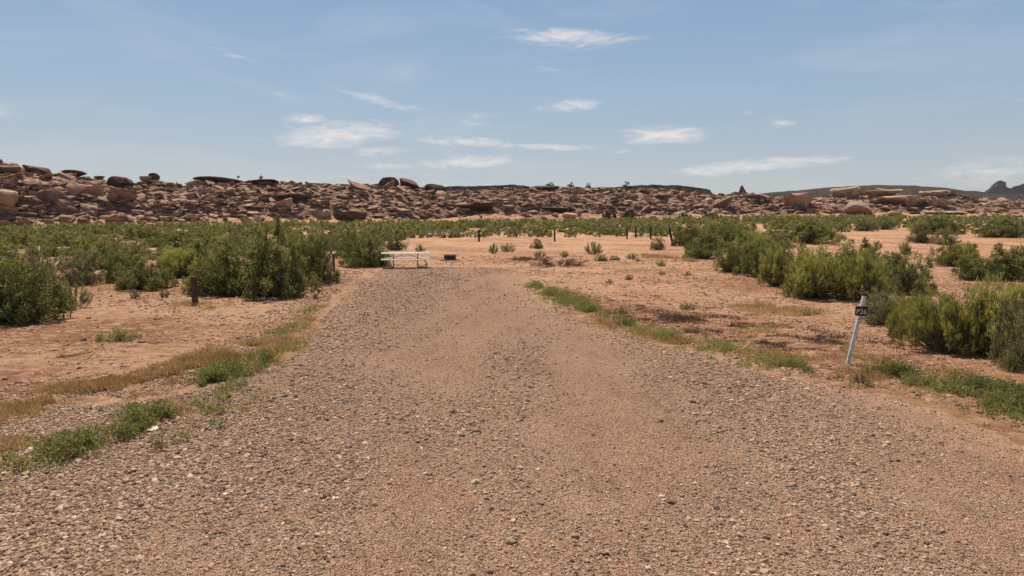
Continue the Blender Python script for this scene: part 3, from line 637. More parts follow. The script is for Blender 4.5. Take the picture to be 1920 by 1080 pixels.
def put_shrub(kind, px, py, w, h, label, name='shrub', cat='shrub', group=None, pool=None, pos=None, rz=None, deepen=.9):
    x, y, z = pos or at(px, py); pp = ppm(x, y); pl = (pool or SH)[kind]; a, b = random.choice(pl)
    r = w / pp / 2; hh = h / pp; y2 = y + r * .55 if pos is None else y; x2 = x * (y2 / y)
    e = link(name, None, loc=(x2, y2, float(H(x2, y2)) - .02), rot=(0, 0, random.uniform(0, 6.28) if rz is None else rz), sc=(r * 1.04, r * deepen, hh))
    e.empty_display_size = .2; tag(e, label, cat, group)
    link('foliage', a, None, e); link('branches', b, None, e); return e
near = [  # kind, px, base row, width px, height px, label
    ('D', 440, 556, 150, 96, 'left half of the big dark green shrub clump behind the near brown post'),
    ('D', 510, 560, 170, 132, 'tallest dark green shrub left of the driveway'),
    ('D', 578, 535, 96, 100, 'dark shrub at the driveway side of the tall green clump'),
    ('Y', 396, 540, 70, 62, 'yellowish shrub touching the left side of the tall green clump'),
    ('D', 28, 612, 190, 132, 'big dark green shrub filling the left edge of the sand'),
    ('G', 84, 590, 70, 96, 'grey green shrub half inside the big dark shrub at the left edge'),
    ('S', 140, 580, 56, 48, 'sparse thin shrub standing on sand right of the big left edge shrub'),
    ('G', 148, 536, 96, 66, 'brownish grey shrub with bare dark base beyond the thin shrub'),
    ('D', 232, 530, 80, 70, 'green shrub between the brownish shrub and the yellow green one'),
    ('D', 270, 545, 118, 70, 'low wide green shrub at the back of the left sand patch'),
    ('Y', 345, 522, 84, 60, 'bright yellow green shrub just behind the near brown post'),
    ('D', 200, 506, 90, 52, 'dark green shrub in second row behind the left sand patch'),
    ('G', 60, 520, 90, 60, 'grey green shrub beside the dark post stub at the left'),
    ('M', 226, 641, 72, 26, 'low green mat plant alone on the left sand'),
    ('M', 188, 642, 20, 20, 'tiny green tuft touching the left of the low mat plant'),
    ('S', 253, 560, 18, 18, 'tiny pale plant under the low wide green shrub'),
    ('S', 309, 559, 18, 18, 'tiny pale plant left of the near brown post'),
    ('D', 690, 501, 100, 60, 'round dark green shrub directly left of the picnic table'),
    ('D', 660, 484, 60, 48, 'green shrub behind the second brown post'),
    ('G', 742, 470, 44, 34, 'dull shrub behind the left end of the picnic table'),
    ('G', 600, 520, 40, 40, 'sparse drooping shrub between the tall clump and the second post'),
    ('S', 615, 532, 30, 30, 'leaning twiggy weed on sand below the second post'),
    ('S', 788, 472, 20, 14, 'little grey plant on sand above the table right end'),
    ('S', 926, 476, 18, 20, 'little upright plant on the sand right of the fire ring'),
    ('S', 953, 473, 26, 16, 'little spreading plant next to the upright one on the sand'),
    ('G', 1007, 466, 28, 18, 'round grey green bush alone in the middle of the open sand'),
    ('S', 1112, 478, 32, 24, 'spiky pale bush on the open sand with upright stems'),
    ('G', 1234, 469, 32, 24, 'round grey bush in front of the leaning dark post'),
    ('S', 1013, 482, 22, 12, 'faint pale tuft below the round grey green bush'),
    ('S', 1058, 483, 18, 12, 'faint tuft between the brown mat and the spiky bush'),
    ('G', 1127, 490, 24, 13, 'flat grey tuft below the spiky pale bush'),
    ('G', 1152, 488, 22, 9, 'wide flat tuft right of the grey tuft on the sand'),
    ('S', 1184, 487, 18, 12, 'small tuft midway to the right hand shrubs'),
    ('M', 1238, 500, 26, 13, 'dark green tuft at the end of the dry straw patch'),
    ('M', 1196, 490, 14, 7, 'very small dark tuft near the dry straw patch'),
    ('M', 1180, 525, 22, 11, 'low green tuft in the centre of the sandy flat'),
    ('M', 1240, 515, 18, 9, 'low green tuft right of the sandy flat centre'),
    ('M', 1288, 517, 20, 9, 'low green tuft nearest the right hand shrubs'),
    ('S', 1143, 532, 14, 10, 'tiny dark weed left in the sandy flat'),
    ('S', 1146, 590, 20, 10, 'small weed beside the roadside green patch'),
    ('M', 1164, 588, 28, 16, 'grey green weed clump right of the roadside green patch'),
    ('S', 1290, 582, 30, 14, 'dull weed among the dark litter on the right sand'),
    ('S', 1512, 700, 34, 14, 'small spiky weed on the driveway edge left of the marker post'),
    ('S', 1573, 712, 16, 10, 'tiny weed between the two driveway edge weeds'),
    ('S', 1618, 723, 46, 20, 'spreading grey weed on the driveway edge under the marker post'),
    ('Y', 1525, 562, 122, 96, 'yellow green shrub with deep shadow under it left of the marker post'),
    ('D', 1580, 535, 130, 76, 'dark green shrub between the two yellow shrubs behind the marker post'),
    ('Y', 1615, 566, 118, 88, 'feathery yellow shrub just above the marker post'),
    ('D', 1690, 552, 120, 84, 'dark leafy shrub right behind the marker post top'),
    ('D', 1635, 525, 110, 66, 'green shrub topping the clump behind the marker post'),
    ('S', 1697, 478, 20, 24, 'thin dark stem plant sticking up above the clump'),
    ('G', 1660, 612, 88, 66, 'soft grey green shrub right beside the marker sign'),
    ('Y', 1715, 615, 80, 60, 'pale feathery shrub between the sign shrub and the large one'),
    ('Y', 1700, 636, 76, 78, 'feathery olive shrub filling the space between sign shrub and large right shrub'),
    ('G', 1645, 590, 60, 40, 'small grey shrub directly behind the marker post'),
    ('Y', 1770, 664, 130, 116, 'large yellow green shrub at the right with a brown base'),
    ('Y', 1850, 672, 150, 140, 'tallest yellow green shrub near the right edge'),
    ('G', 1915, 696, 110, 140, 'grey green shrub cut by the right picture edge'),
    ('M', 1895, 698, 50, 40, 'dark blue green weed clump at the foot of the right edge shrub'),
    ('Y', 1460, 538, 66, 78, 'olive shrub with rounded top at the end of the right shrub row'),
    ('D', 1382, 512, 100, 74, 'dark green shrub in the right shrub row nearest the sand'),
    ('D', 1428, 520, 84, 70, 'green shrub before the olive one in the right shrub row'),
    ('D', 1318, 486, 80, 52, 'dark shrub at the bend of the right shrub row'),
    ('D', 1350, 470, 90, 52, 'high green shrub inside the right shrub row'),
    ('Y', 1405, 478, 76, 46, 'bright green shrub inside the right shrub row'),
    ('D', 1290, 462, 60, 38, 'dark shrub right of the leaning post'),
    ('G', 1450, 475, 60, 36, 'grey shrub high in the right shrub row'),
    ('D', 1525, 458, 112, 46, 'wide round green shrub beyond the right sand gap'),
    ('G', 1618, 434, 50, 26, 'small dark shrub on the far right sand'),
    ('G', 1660, 432, 46, 26, 'small grey shrub right of the small dark one on the far sand'),
    ('G', 1728, 456, 60, 38, 'grey green shrub left of the pair on the far right sand'),
    ('G', 1772, 460, 52, 32, 'low shrub right of the grey green one on the far right sand'),
    ('D', 1755, 440, 90, 38, 'broad green shrub behind the pair on the far right sand'),
    ('Y', 1790, 500, 70, 46, 'olive shrub with bare base at the left of the right sand gap'),
    ('D', 1852, 528, 134, 62, 'wide green shrub on the sand at the right'),
    ('D', 1912, 515, 50, 56, 'dark shrub at the right edge behind the wide green shrub'),
    ('D', 1880, 446, 96, 40, 'dark green shrub below the pale far road line'),
    ('Y', 1905, 600, 60, 70, 'yellow shrub behind the tallest right shrub at the picture edge')]
for (k_, px, py, w, h, lab) in near:
    nm, ct = ('weed', 'plant') if k_ in 'SM' else ('shrub', 'shrub')
    put_shrub(k_, px, py, w, h, lab, nm, ct)
# brown dried mats on the sand
for (px, py, w, h, lab) in [(1050, 501, 76, 13, 'flat dark brown dried mat on the sand right of the driveway end'), (1000, 489, 70, 9, 'thin dark brown dried mat behind the larger one')]:
    e = put_shrub('S', px, py, w, h, lab, 'dead_mat', 'dry plant', deepen=1.3)
    for c_ in e.children:
        if c_.name.startswith('foliage'): DM = c_
    me2 = DM.data.copy(); me2.materials.clear(); me2.materials.append(plain('dead_mat_leaf', (.20, .09, .05), .9)); DM.data = me2
# junipers on the ridge
for (px, py, w, h, lab) in [(1140, 409, 26, 24, 'dark juniper at the ridge foot left of its neighbour'), (1180, 408, 28, 20, 'dark juniper at the ridge foot right of its neighbour'), (1280, 410, 22, 18, 'small dark juniper at the foot of the right slope'),
                            (1322, 410, 18, 12, 'low dark bush beside the slanting pale slab'), (1154, 383, 14, 13, 'juniper half way up the ridge right of centre'), (1170, 354, 18, 13, 'largest round juniper on the crest right of centre'),
                            (1068, 350, 13, 8, 'small juniper on the crest above the broad outcrop'), (1101, 351, 9, 8, 'tiny juniper alone on the crest'), (1030, 348, 16, 6, 'low scrub on top of the broad dark outcrop'), (361, 355, 15, 12, 'dark bush in the crest saddle on the left'),
                            (812, 374, 18, 12, 'dark bush under the dome shaped boulder'), (1418, 380, 40, 11, 'green bushes under the pale flat slab on the right slope'), (1770, 368, 18, 9, 'dark bush behind the thin capping slab'), (497, 335, 8, 8, 'tiny upright tree on the left crest ledge'), (455, 333, 6, 6, 'tiny tree stub on the left crest ledge')]:
    x, D, z = place_on_hill(px, py); pp = FPX / D; a, b = random.choice(SH['J'])
    e = link('juniper', None, loc=(float(x), float(D), float(z) - .1), rot=(0, 0, random.uniform(0, 6)), sc=(w / pp / 2, w / pp / 2, h / pp + .1)); tag(e, lab, 'juniper')
    link('foliage', a, None, e); link('branches', b, None, e)

# random scrub belt
GX = np.array([-300, 0, 60, 130, 200, 300, 360, 400, 560, 605, 640, 715, 730, 800, 1000, 1250, 1270, 1300, 1400, 1450, 1480, 1540, 1600, 1750, 1920, 2200.])
GY = np.array([560, 530, 515, 505, 505, 510, 505, 505, 495, 478, 470, 466, 452, 446, 445.5, 443.5, 450, 466, 490, 500, 458, 440, 428, 430, 436, 470.])
cand = []
tries = 0
occ = {}
def free(x, y, r):
    k = (int(x // 3), int(y // 3))
    for i in (-1, 0, 1):
        for j in (-1, 0, 1):
            for (a, b, c) in occ.get((k[0] + i, k[1] + j), ()):
                if (a - x) ** 2 + (b - y) ** 2 < (.54 * (c + r)) ** 2: return False
    occ.setdefault(k, []).append((x, y, r)); return True
NT = 26000
U = rng.uniform(-.98, .98, NT); Dp = np.sqrt(rng.uniform(26 ** 2, 190 ** 2, NT)); X = U * Dp; Yv = Dp
PXv = pxof(X, Yv); Hh = H(X, Yv); lim = np.interp(PXv, GX, GY)
bb = Hh - CZ; rowv = 540 + FPX * ((-bb) * cp - Yv * sp) / (Yv * cp + (-bb) * sp)
nzv = fbm(X / 9 + 11, Yv / 9, 3); rr_ = rng.uniform(.55, 1.55, NT); tipn = fbm(X / 16 + 60, Yv / 16, 2)
ok = (rowv < lim) & (Yv < baseD(PXv) * .985) & ((nzv > -.2) | (rowv > 470)) & ((nzv > -.19) | (PXv > 700)) & (sdist(X, Yv) < -1.5)
ok &= ~((PXv > 1580) & (rng.random(NT) < .3)) & ~((Yv > baseD(PXv) * .93) & (rng.random(NT) < .6))
for i in np.where(ok)[0]:
    if free(X[i], Yv[i], rr_[i]): cand.append(i)
    if len(cand) > 2100: break
cand.sort(key=lambda i: Yv[i])
PLACES = [(60, 'at the far left edge'), (130, 'behind the big left edge shrub'), (210, 'behind the left sand patch'), (340, 'beyond the low wide left shrub'), (400, 'behind the near brown post'),
          (520, 'beyond the tall left clump'), (620, 'past the right half of the left clump'), (680, 'beyond the second brown post'), (740, 'behind the round shrub by the table'), (820, 'beyond the picnic table'), (930, 'beyond the fire ring'),
          (1040, 'beyond the open sand'), (1180, 'left of the three dark posts'), (1265, 'behind the three dark posts'), (1340, 'beyond the leaning dark post'), (1420, 'above the right shrub row'), (1500, 'beyond the olive right shrub'),
          (1600, 'above the right sand gap'), (1760, 'beyond the far right sand'), (9999, 'below the far road at the right')]
ORD = ['nearest', 'second nearest', 'third nearest', 'fourth nearest', 'fifth nearest', 'sixth nearest', 'seventh nearest', 'eighth nearest', 'ninth nearest', 'tenth nearest', 'eleventh nearest', 'twelfth nearest', 'thirteenth nearest', 'fourteenth nearest', 'fifteenth nearest', 'sixteenth nearest', 'seventeenth nearest', 'eighteenth nearest', 'nineteenth nearest', 'twentieth nearest']
seen = {}
def belt_label(kd, px, D, r, h):
    size = ('tall ' if h > 1.15 else 'low ' if h < .75 else '') + ('wide' if r > 1.2 else 'narrow' if r < .8 else '')
    core = f"{size.strip()} {KN[kd]} shrub {next(t for m, t in PLACES if px < m)}".strip(); n = seen[core] = seen.get(core, -1) + 1
    return core + ', ' + (ORD[n] if n < 20 else 'hindmost') + ' such'
KN = {'D': 'dark green', 'Y': 'yellow green', 'G': 'grey green'}
n_ind = 215; items = {'D': [], 'Y': [], 'G': []}
mdb = {k: [] for k in MD}
LO = {'D': [shrub_geo(301 + i, 'dense', 22, 6, 3, .17, .65) for i in range(4)], 'Y': [shrub_geo(321 + i, 'plume', 22, 6, 3, .21, .45) for i in range(3)], 'G': [shrub_geo(341 + i, 'grey', 20, 6, 3, .17, .65) for i in range(3)]}
for k_, st_ in (('D', 'dense'), ('Y', 'plume'), ('G', 'grey')): LO[k_] += [shrub_geo(400 + 10 * ord(k_) + i, st_, 12, 4, 3, .27, .7) for i in range(3)]
LOB = {k: [(v[0], v[1], {'tint': v[2], 'dry': v[3]}) for v in vs] for k, vs in LO.items()}
for q, i in enumerate(cand):
    t = tipn[i] + rng.normal(0, .12); kd = 'Y' if t > .3 else 'G' if t < -.09 else 'D'
    r = rr_[i]; h = r * rng.uniform(.75, 1.1) * (1.0 if Yv[i] < 90 else 1.05); h = min(h, 1.35)
    z = float(Hh[i]) - .05
    if q < n_ind:
        a, b = random.choice(MD[kd]); lab = belt_label(kd, PXv[i], Yv[i], r, h)
        e = link('shrub', None, loc=(X[i], Yv[i], z), rot=(0, 0, random.uniform(0, 6)), sc=(r, r * random.uniform(.8, 1), h))
        tag(e, lab, 'shrub', 'shrubs of the scrub belt')
        link('foliage', a, None, e); link('branches', b, None, e)
    else:
        nb = len(LOB[kd]) - 3; items[kd].append((int(rng.integers(nb)) if Yv[i] < 100 else nb + int(rng.integers(3)), Matrix.LocRotScale(Vector((X[i], Yv[i], z)), Euler((0, 0, rng.uniform(0, 6))), Vector((r, r, h))), rng.random()))
for kd, m_ in (('D', M_LD), ('Y', M_LY), ('G', M_LG)):
    o = join_copies('far_scrub', LOB[kd], items[kd], m_, ('dry',))
    tag(o, f'far {KN[kd]} shrubs blending into one belt before the rocky ridge', 'scrub', kind='stuff')
print('SCRUB', len(cand))

# ------------------------------------------------------------------ grass and weed strips (stuff)
def tuft_strip(name, path, n, wid, hgt, matl, label, lean=.35, bl=9, leafy=False, seed=0, bw=.011):
    rs = np.random.default_rng(seed); pts = []
    pa = np.array([at(p[0], p[1])[:2] for p in path]); wv = np.array([p[2] for p in path], float); dn = np.array([p[3] if len(p) > 3 else 1 for p in path], float)
    seg = np.linalg.norm(np.diff(pa, axis=0), axis=1); cum = np.concatenate([[0], np.cumsum(seg)])
    t = rs.uniform(0, cum[-1], n * 3); w = np.interp(t, cum, wv); x = np.interp(t, cum, pa[:, 0]); y = np.interp(t, cum, pa[:, 1]); den = np.interp(t, cum, dn)
    ang = rs.uniform(0, 6.28, len(t)); rad = np.abs(rs.normal(0, .62, len(t))); x = x + np.cos(ang) * rad * w; y = y + np.sin(ang) * rad * w
    keep = (rs.random(len(t)) < den) & (fbm(x / .7 + seed, y / .7, 4) + .5 * fbm(x / .22 + seed, y / .22, 2) - .05 > rs.normal(0, .05, len(t)) + .22 * (1 - den)); x, y, rad = x[keep][:n], y[keep][:n], rad[keep][:n]
    sd_ = sdist(x, y); z = np.where(sd_ > -.1, Zroad(x, y), H(x, y))
    hh = hgt * (1.15 - .5 * np.clip(rad, 0, 1.3)) * rs.uniform(.5, 1.15, len(x)) * (.75 + 1.2 * np.clip(fbm(x / .8 + 30, y / .8, 2) + .2, 0, 1))
    m = len(x); tint = np.repeat(np.clip(rs.uniform(0, .7, m) + fbm(x / .9, y / .9, 2), 0, 1), bl)
    P = np.repeat(np.stack([x, y, z - .005], -1), bl, 0); K = len(P); hr = np.repeat(hh, bl)
    P[:, :2] += rs.normal(0, .035 if not leafy else .02, (K, 2))
    if leafy:    # small leaves up a short stalk
        lev = rs.random(K); ls_ = rs.normal(0, lean, (m, 3)); ls_[:, 2] = 1; ax = np.repeat(ls_, bl, 0); P = P + ax * (lev * hr)[:, None]; P[:, :2] += rs.normal(0, .012, (K, 2))
        Dn = rs.normal(0, .8, (K, 3)); Dn[:, 2] = np.abs(Dn[:, 2]) * .7 + .5; Ln = rs.uniform(.025, .055, K); Wd = Ln * .34
    else:
        Dn = rs.normal(0, lean, (K, 3)); Dn[:, 2] = 1; Ln = hr * rs.uniform(.6, 1.15, K); Wd = rs.uniform(.7, 1.3, K) * bw
    V, F = blades(P, Dn, Ln, Wd, rs)
    dry = (rs.random(m) < .12).astype(float) * .8
    me = np_mesh(name, V, F, False, {'tint': ('FACE', np.repeat(np.clip(tint + rs.normal(0, .1, K), 0, 1), 2)), 'dry': ('FACE', np.repeat(np.repeat(dry, bl), 2) if matl is not M_DG else np.repeat(np.repeat((rs.random(m) < .25) * .5, bl), 2))})
    return tag(link(name, me, matl), label, 'weeds' if leafy else 'grass', kind='stuff')
GW = 'green_weeds'; DG = 'dry_grass'
tuft_strip(GW, [(40, 880, .3, .4), (110, 858, .5, .6), (170, 838, .6), (215, 830, .65), (270, 800, .6), (320, 778, .6), (365, 758, .45, .7), (415, 742, .3, .4)], 1000, 1, .24, M_WD, 'dense green weeds along the left driveway edge nearest the camera', .42, 28, True, 1)
tuft_strip(GW, [(370, 722, .35), (420, 705, .45), (465, 688, .45), (500, 676, .35)], 420, 1, .24, M_WD, 'second green weed patch up the left driveway edge', .4, 28, True, 2)
tuft_strip(GW, [(490, 642, .4, .5), (545, 618, .4, .5), (575, 585, .35, .5), (605, 578, .25, .4)], 380, 1, .16, M_WD, 'thin green weeds far up the left driveway edge', .4, 22, True, 3)
tuft_strip(GW, [(995, 534, .4, .7), (1035, 554, .75), (1070, 566, .9), (1098, 574, .8), (1112, 586, .4)], 1500, 1, .20, M_WD, 'long green weed patch on the right edge of the driveway', .4, 18, True, 4)
tuft_strip(GW, [(1150, 606, .35, .8), (1195, 613, .35)], 260, 1, .17, M_WD, 'small green weed patch below the long one on the right edge', .4, 20, True, 5)
tuft_strip(GW, [(1240, 625, .35, 1), (1275, 632, .4, .7), (1330, 648, .35, .4), (1400, 660, .35, .3), (1500, 676, .35, .3)], 480, 1, .18, M_WD, 'broken line of green weeds right of the driveway middle', .45, 22, True, 6)
tuft_strip(GW, [(1640, 700, .35, .35), (1740, 716, .5, .8), (1800, 730, .55), (1860, 742, .6), (1940, 762, .65), (2040, 800, .7)], 1300, 1, .25, M_WD, 'dense green weeds in the lower right corner beside the driveway', .42, 28, True, 7)
tuft_strip(DG, [(-60, 790, .6), (40, 765, .6), (130, 738, .8), (230, 725, .8), (330, 702, .8), (420, 670, .8), (480, 645, .5, .6)], 3400, 1, .15, M_DG, 'golden brown dry grass band between left sand and gravel', .55, 8, False, 8)
tuft_strip(DG, [(60, 885, .6, .5), (200, 835, .8, .6), (330, 775, .8, .6), (440, 710, .6, .6), (510, 665, .5, .7), (560, 620, .5, .6), (610, 575, .4, .5)], 1500, 1, .15, M_DG, 'straw coloured grass mixed into the green weeds of the left edge', .6, 8, False, 19)
tuft_strip(DG, [(-40, 850, .7, .5), (60, 835, .7, .4), (150, 800, .6, .4)], 700, 1, .12, M_DG, 'sparse dry grass over stones at the left edge', .6, 7, False, 9)
tuft_strip(DG, [(1120, 600, .4, .5), (1240, 634, .5, .7), (1350, 655, .55, .7), (1450, 668, .6), (1550, 685, .7), (1650, 700, .7), (1750, 712, .6), (1900, 745, .6, .6)], 4200, 1, .12, M_DG, 'dry yellow grass strip below the marker post along the driveway', .6, 7, False, 10)
tuft_strip(DG, [(1390, 570, .9, .8), (1450, 580, 1.1), (1520, 592, .9, .8)], 900, 1, .18, M_DG, 'straw coloured grass patch before the yellow shrubs on the right', .5, 7, False, 11, .014)
tuft_strip(DG, [(1200, 480, 1.2), (1250, 484, 1.4), (1300, 492, 1.0, .6)], 500, 1, .24, M_DG, 'straw coloured dry plants on the sand below the leaning post', .5, 6, False, 12, .02)
tuft_strip(DG, [(0, 660, 1.4, .5), (120, 640, 1.5, .5), (300, 590, 1.5, .4), (420, 600, 1.0, .3)], 1500, 1, .08, M_DG, 'thin short straw over the left sand patch', .8, 6, False, 13)
tuft_strip(DG, [(340, 570, .6), (380, 575, .7), (420, 580, .5, .6)], 360, 1, .11, M_DG, 'dry grass round the foot of the near brown post', .7, 7, False, 14)
tuft_strip(DG, [(1300, 600, 1.7, .5), (1420, 620, 1.7, .5), (1560, 640, 1.5, .6), (1700, 690, 1.0, .6), (1830, 705, .8, .6)], 3000, 1, .09, M_DG, 'short sparse straw over the sand round the marker post', .8, 6, False, 15)
tuft_strip(GW, [(960, 480, 5, .5), (1100, 490, 6, .6), (1230, 505, 5, .6), (1250, 540, 4, .6), (1150, 560, 3, .5)], 260, 1, .20, M_LG, 'tiny grey green sprouts dotted over the open sand right of the driveway', .5, 10, True, 20)
tuft_strip(GW, [(1150, 600, 2, .4), (1300, 600, 2.2, .5), (1450, 630, 2.2, .5), (1600, 660, 1.6, .5)], 240, 1, .13, M_WD, 'tiny green sprouts among the litter left of the marker post', .5, 14, True, 21)
tuft_strip(GW, [(60, 650, 2, .4), (250, 600, 2.2, .5), (450, 590, 1.6, .5)], 150, 1, .12, M_WD, 'tiny green sprouts dotted over the left sand', .5, 14, True, 22)
tuft_strip(DG, [(900, 470, 5, .5), (1050, 475, 5, .6), (1250, 480, 6, .6), (1300, 520, 4, .6), (1400, 545, 2, .6)], 420, 1, .18, M_DG, 'thin straw stalks dotted over the far open sand', .5, 5, False, 23, .018)
M_TW = leaf_mat('dead_twig_litter', (.10, .055, .04), (.16, .085, .06), (.22, .13, .08), 0)
tuft_strip('twig_litter', [(1130, 560, .9, .7), (1220, 575, 1.3), (1300, 580, 1.4), (1370, 592, 1.2, .8)], 2400, 1, .05, M_TW, 'dark dead twig litter on the sand right of the driveway', 1.6, 5, False, 16, .012)
tuft_strip('twig_litter', [(1280, 620, .9, .8), (1400, 640, 1.1), (1560, 660, 1.0, .6)], 1800, 1, .05, M_TW, 'dark dead twig litter on the sand left of the marker post', 1.6, 5, False, 17, .010)
tuft_strip('twig_litter', [(40, 690, 1.0, .6), (150, 660, 1.2, .6), (300, 640, 1.2, .5)], 1500, 1, .04, M_TW, 'dark twig litter sprinkled over the left sand patch', 1.8, 4, False, 18, .009)

for q_, (pth, lab) in enumerate([([(1112, 590, .5, .8), (1160, 608, .5, .8), (1230, 630, .5, .9), (1320, 654, .55, .9), (1420, 674, .6, .9)], 'mixed low weeds and straw along the right verge far part'),
                                 ([(1420, 676, .6, .9), (1520, 694, .6, .9), (1640, 712, .65, 1), (1760, 728, .8, 1), (1920, 765, .9, 1), (2040, 800, .9)], 'mixed low weeds and straw along the right verge near part'),
                                 ([(-60, 905, .6, .7), (60, 880, .6, .8), (200, 850, .7, .7), (330, 790, .6, .7), (420, 740, .5, .8), (500, 690, .5, .8), (560, 640, .5, .7)], 'mixed low weeds and straw along the left verge')]):
    tuft_strip(GW, pth, (380, 700, 260)[q_], 1, .15, M_WD, lab, .55, 16, True, 40 + q_)
tuft_strip('twig_litter', [(1180, 590, 1.6, .9), (1300, 600, 1.8), (1420, 620, 1.8), (1560, 640, 1.6, .9), (1720, 690, 1.0, .6)], 2600, 1, .09, M_TW, 'dead brown stems scattered over the whole right sand', 1.3, 5, False, 44, .012)
# ------------------------------------------------------------------ posts
def box_bm(bm, c, s, rot=None, bev=0):
    g = bmesh.ops.create_cube(bm, size=1); vs = g['verts']
    for v in vs: v.co = Vector((v.co.x * s[0], v.co.y * s[1], v.co.z * s[2]))
    if bev:
        es = list({e for v in vs for e in v.link_edges}); r_ = bmesh.ops.bevel(bm, geom=es, offset=bev, segments=2, affect='EDGES', profile=.6); vs = list({v for f in r_['faces'] for v in f.verts} | {v for v in vs if v.is_valid})
    for v in vs:
        if rot: v.co = rot @ v.co
        v.co += Vector(c)
    return vs
def bm_obj(name, bm, matl, parent=None, smooth=False):
    me = bpy.data.meshes.new(name); bm.to_mesh(me); bm.free()
    if smooth: me.polygons.foreach_set('use_smooth', [True] * len(me.polygons))
    return link(name, me, matl, parent)
def post_mesh(matl, w=.11, seed=0):
    bm = bmesh.new(); box_bm(bm, (0, 0, .5), (w, w, 1), None, .008)
    bmesh.ops.subdivide_edges(bm, edges=[e for e in bm.edges if abs(e.verts[0].co.z - e.verts[1].co.z) > .5], cuts=6)
    for v in bm.verts:
        nv = mnoise.noise_vector(v.co * 4 + Vector((seed, 0, 0))); v.co += Vector((nv.x, nv.y, 0)) * .010 + (Vector((0, 0, nv.z * .02)) if v.co.z > .9 else Vector())
    me = bpy.data.meshes.new('post'); bm.to_mesh(me); bm.free(); me.materials.append(matl); return me
PM = [post_mesh(M_POST, .12, 1), post_mesh(M_POST, .11, 2)]; PD = [post_mesh(M_POSTD, .13, 3), post_mesh(M_POSTD, .12, 4)]
posts = [(366, 571, 53, 0, 0, 0, 'short brown weathered post on the left sand before the yellow green shrub'),
    (626, 509, 33, 0, 1, 0, 'brown post standing between the left shrubs and the driveway end'),
    (73, 489, 23, -8, 2, 0, 'dark post stub leaning among the shrubs at the far left'),
    (743, 452, 20, 1, 2, 0, 'thin dark post behind the picnic table, left one of the pair'),
    (759, 447, 14, 0, 3, 0, 'thin dark post behind the picnic table, right one of the pair'),
    (728, 451, 12, 0, 3, 0, 'shortest dark post left of the pair behind the table'),
    (898, 453, 22, 1, 2, 0, 'dark thin post alone at the back of the sand beyond the fire ring'),
    (1040, 453, 22, -1, 3, 0, 'dark thin post at the back of the sand right of the driveway centre line'),
    (1176, 449, 21, -3, 2, 0, 'first from the left of the three dark posts at the right back of the sand'),
    (1192, 446, 22, -2, 3, 0, 'middle one of the three dark posts at the right back of the sand'),
    (1220, 449, 23, 0, 2, 0, 'third dark post, just left of the strongly leaning one'),
    (1262, 461, 36, -14, 3, 0, 'tall dark post leaning strongly to the left beside the right shrubs'),
    (1679, 548, 20, 0, 1, 0, 'short brown post hidden in the shrubs behind the marker sign')]
for (px, py, h, lean, k_, _, lab) in posts:
    x, y, z = at(px, py); pp = ppm(x, y); hh = h / pp; me = (PM + PD)[k_]
    wsc = {366: 1.0, 626: .95}.get(px, .85 if y > 40 else .8)
    if px == 1679: z += .35; y -= .6
    o = link('fence_post', me, None, None, (x, y, z - .05), (0, R(lean), R(random.uniform(-20, 20))), (wsc * (1.6 if y > 50 else 1), wsc, hh + .05)); tag(o, lab, 'post')
def curve_tube(name, pts, r, matl, parent=None, n=8, closed=False, bends=0):
    """mesh tube swept along a polyline"""
    pts = [Vector(p) for p in pts]
    if bends:
        for _ in range(bends):
            q = [pts[0]]
            for a, b in zip(pts[:-1], pts[1:]): q += [a * .75 + b * .25, a * .25 + b * .75]
            q.append(pts[-1]); pts = q
    bm = bmesh.new(); rings = []; up = None
    for i, p in enumerate(pts):
        d = ((pts[min(i + 1, len(pts) - 1)] - pts[max(i - 1, 0)])).normalized()
        u = d.orthogonal().normalized() if up is None else (up - d * up.dot(d)).normalized(); up = u; v = d.cross(u)
        rings.append([bm.verts.new(p + (u * math.cos(t) + v * math.sin(t)) * r) for t in [2 * math.pi * k / n for k in range(n)]])
    for a, b in zip(rings[:-1], rings[1:]):
        for k in range(n): bm.faces.new((a[k], a[(k + 1) % n], b[(k + 1) % n], b[k]))
    bm.faces.new(rings[0][::-1]); bm.faces.new(rings[-1])
    return bm_obj(name, bm, matl, parent, True)
x, y, z = at(1679, 548); xa, ya, za = at(1640, 560)
o = curve_tube('fence_wire', [(x - .75, y - .75, z + .50), (x - .3, y - .68, z + .53), (x, y - .66, z + .62), (x + .5, y - .6, z + .46), (x + .95, y - .5, z + .40)], .006, plain('wire_steel', (.35, .32, .3), .5, .6), None, 5, bends=2)
tag(o, 'slack fence wire running over the short brown post in the shrubs', 'wire')

# ------------------------------------------------------------------ marker post with P26 sign
x, y, z = at(1588, 683); pp = ppm(x, y); Lp = 1.27
mk = link('site_marker', None, loc=(x, y, z - .05), rot=(R(2), R(9.4), R(-6))); tag(mk, 'white leaning square marker post with black cap and P26 plate', 'marker post')
M_WH = plain('marker_white_paint', (.58, .56, .54), .6, 0, 7, .25); M_BK = plain('sign_black', (.012, .010, .009), .45, 0, 8, .2); M_LT = plain('sign_letter', (.62, .55, .42), .6, 0, 30, .2, .0005); M_BOLT = plain('bolt_steel', (.35, .33, .3), .4, .8)
bm = bmesh.new(); box_bm(bm, (0, 0, Lp / 2), (.055, .055, Lp), None, .006); bm_obj('post', bm, M_WH, mk)
bm = bmesh.new(); box_bm(bm, (0, 0, Lp + .018), (.062, .062, .045), None, .006); bm_obj('cap', bm, M_BK, mk)
plate = None
bm = bmesh.new(); box_bm(bm, (0, 0, 0), (.205, .008, .165), None, .0035); pl = bm_obj('sign_plate', bm, M_BK, mk); pl.location = (.0, -.0345, 1.005); pl.rotation_euler = (0, R(-8.5), 0)
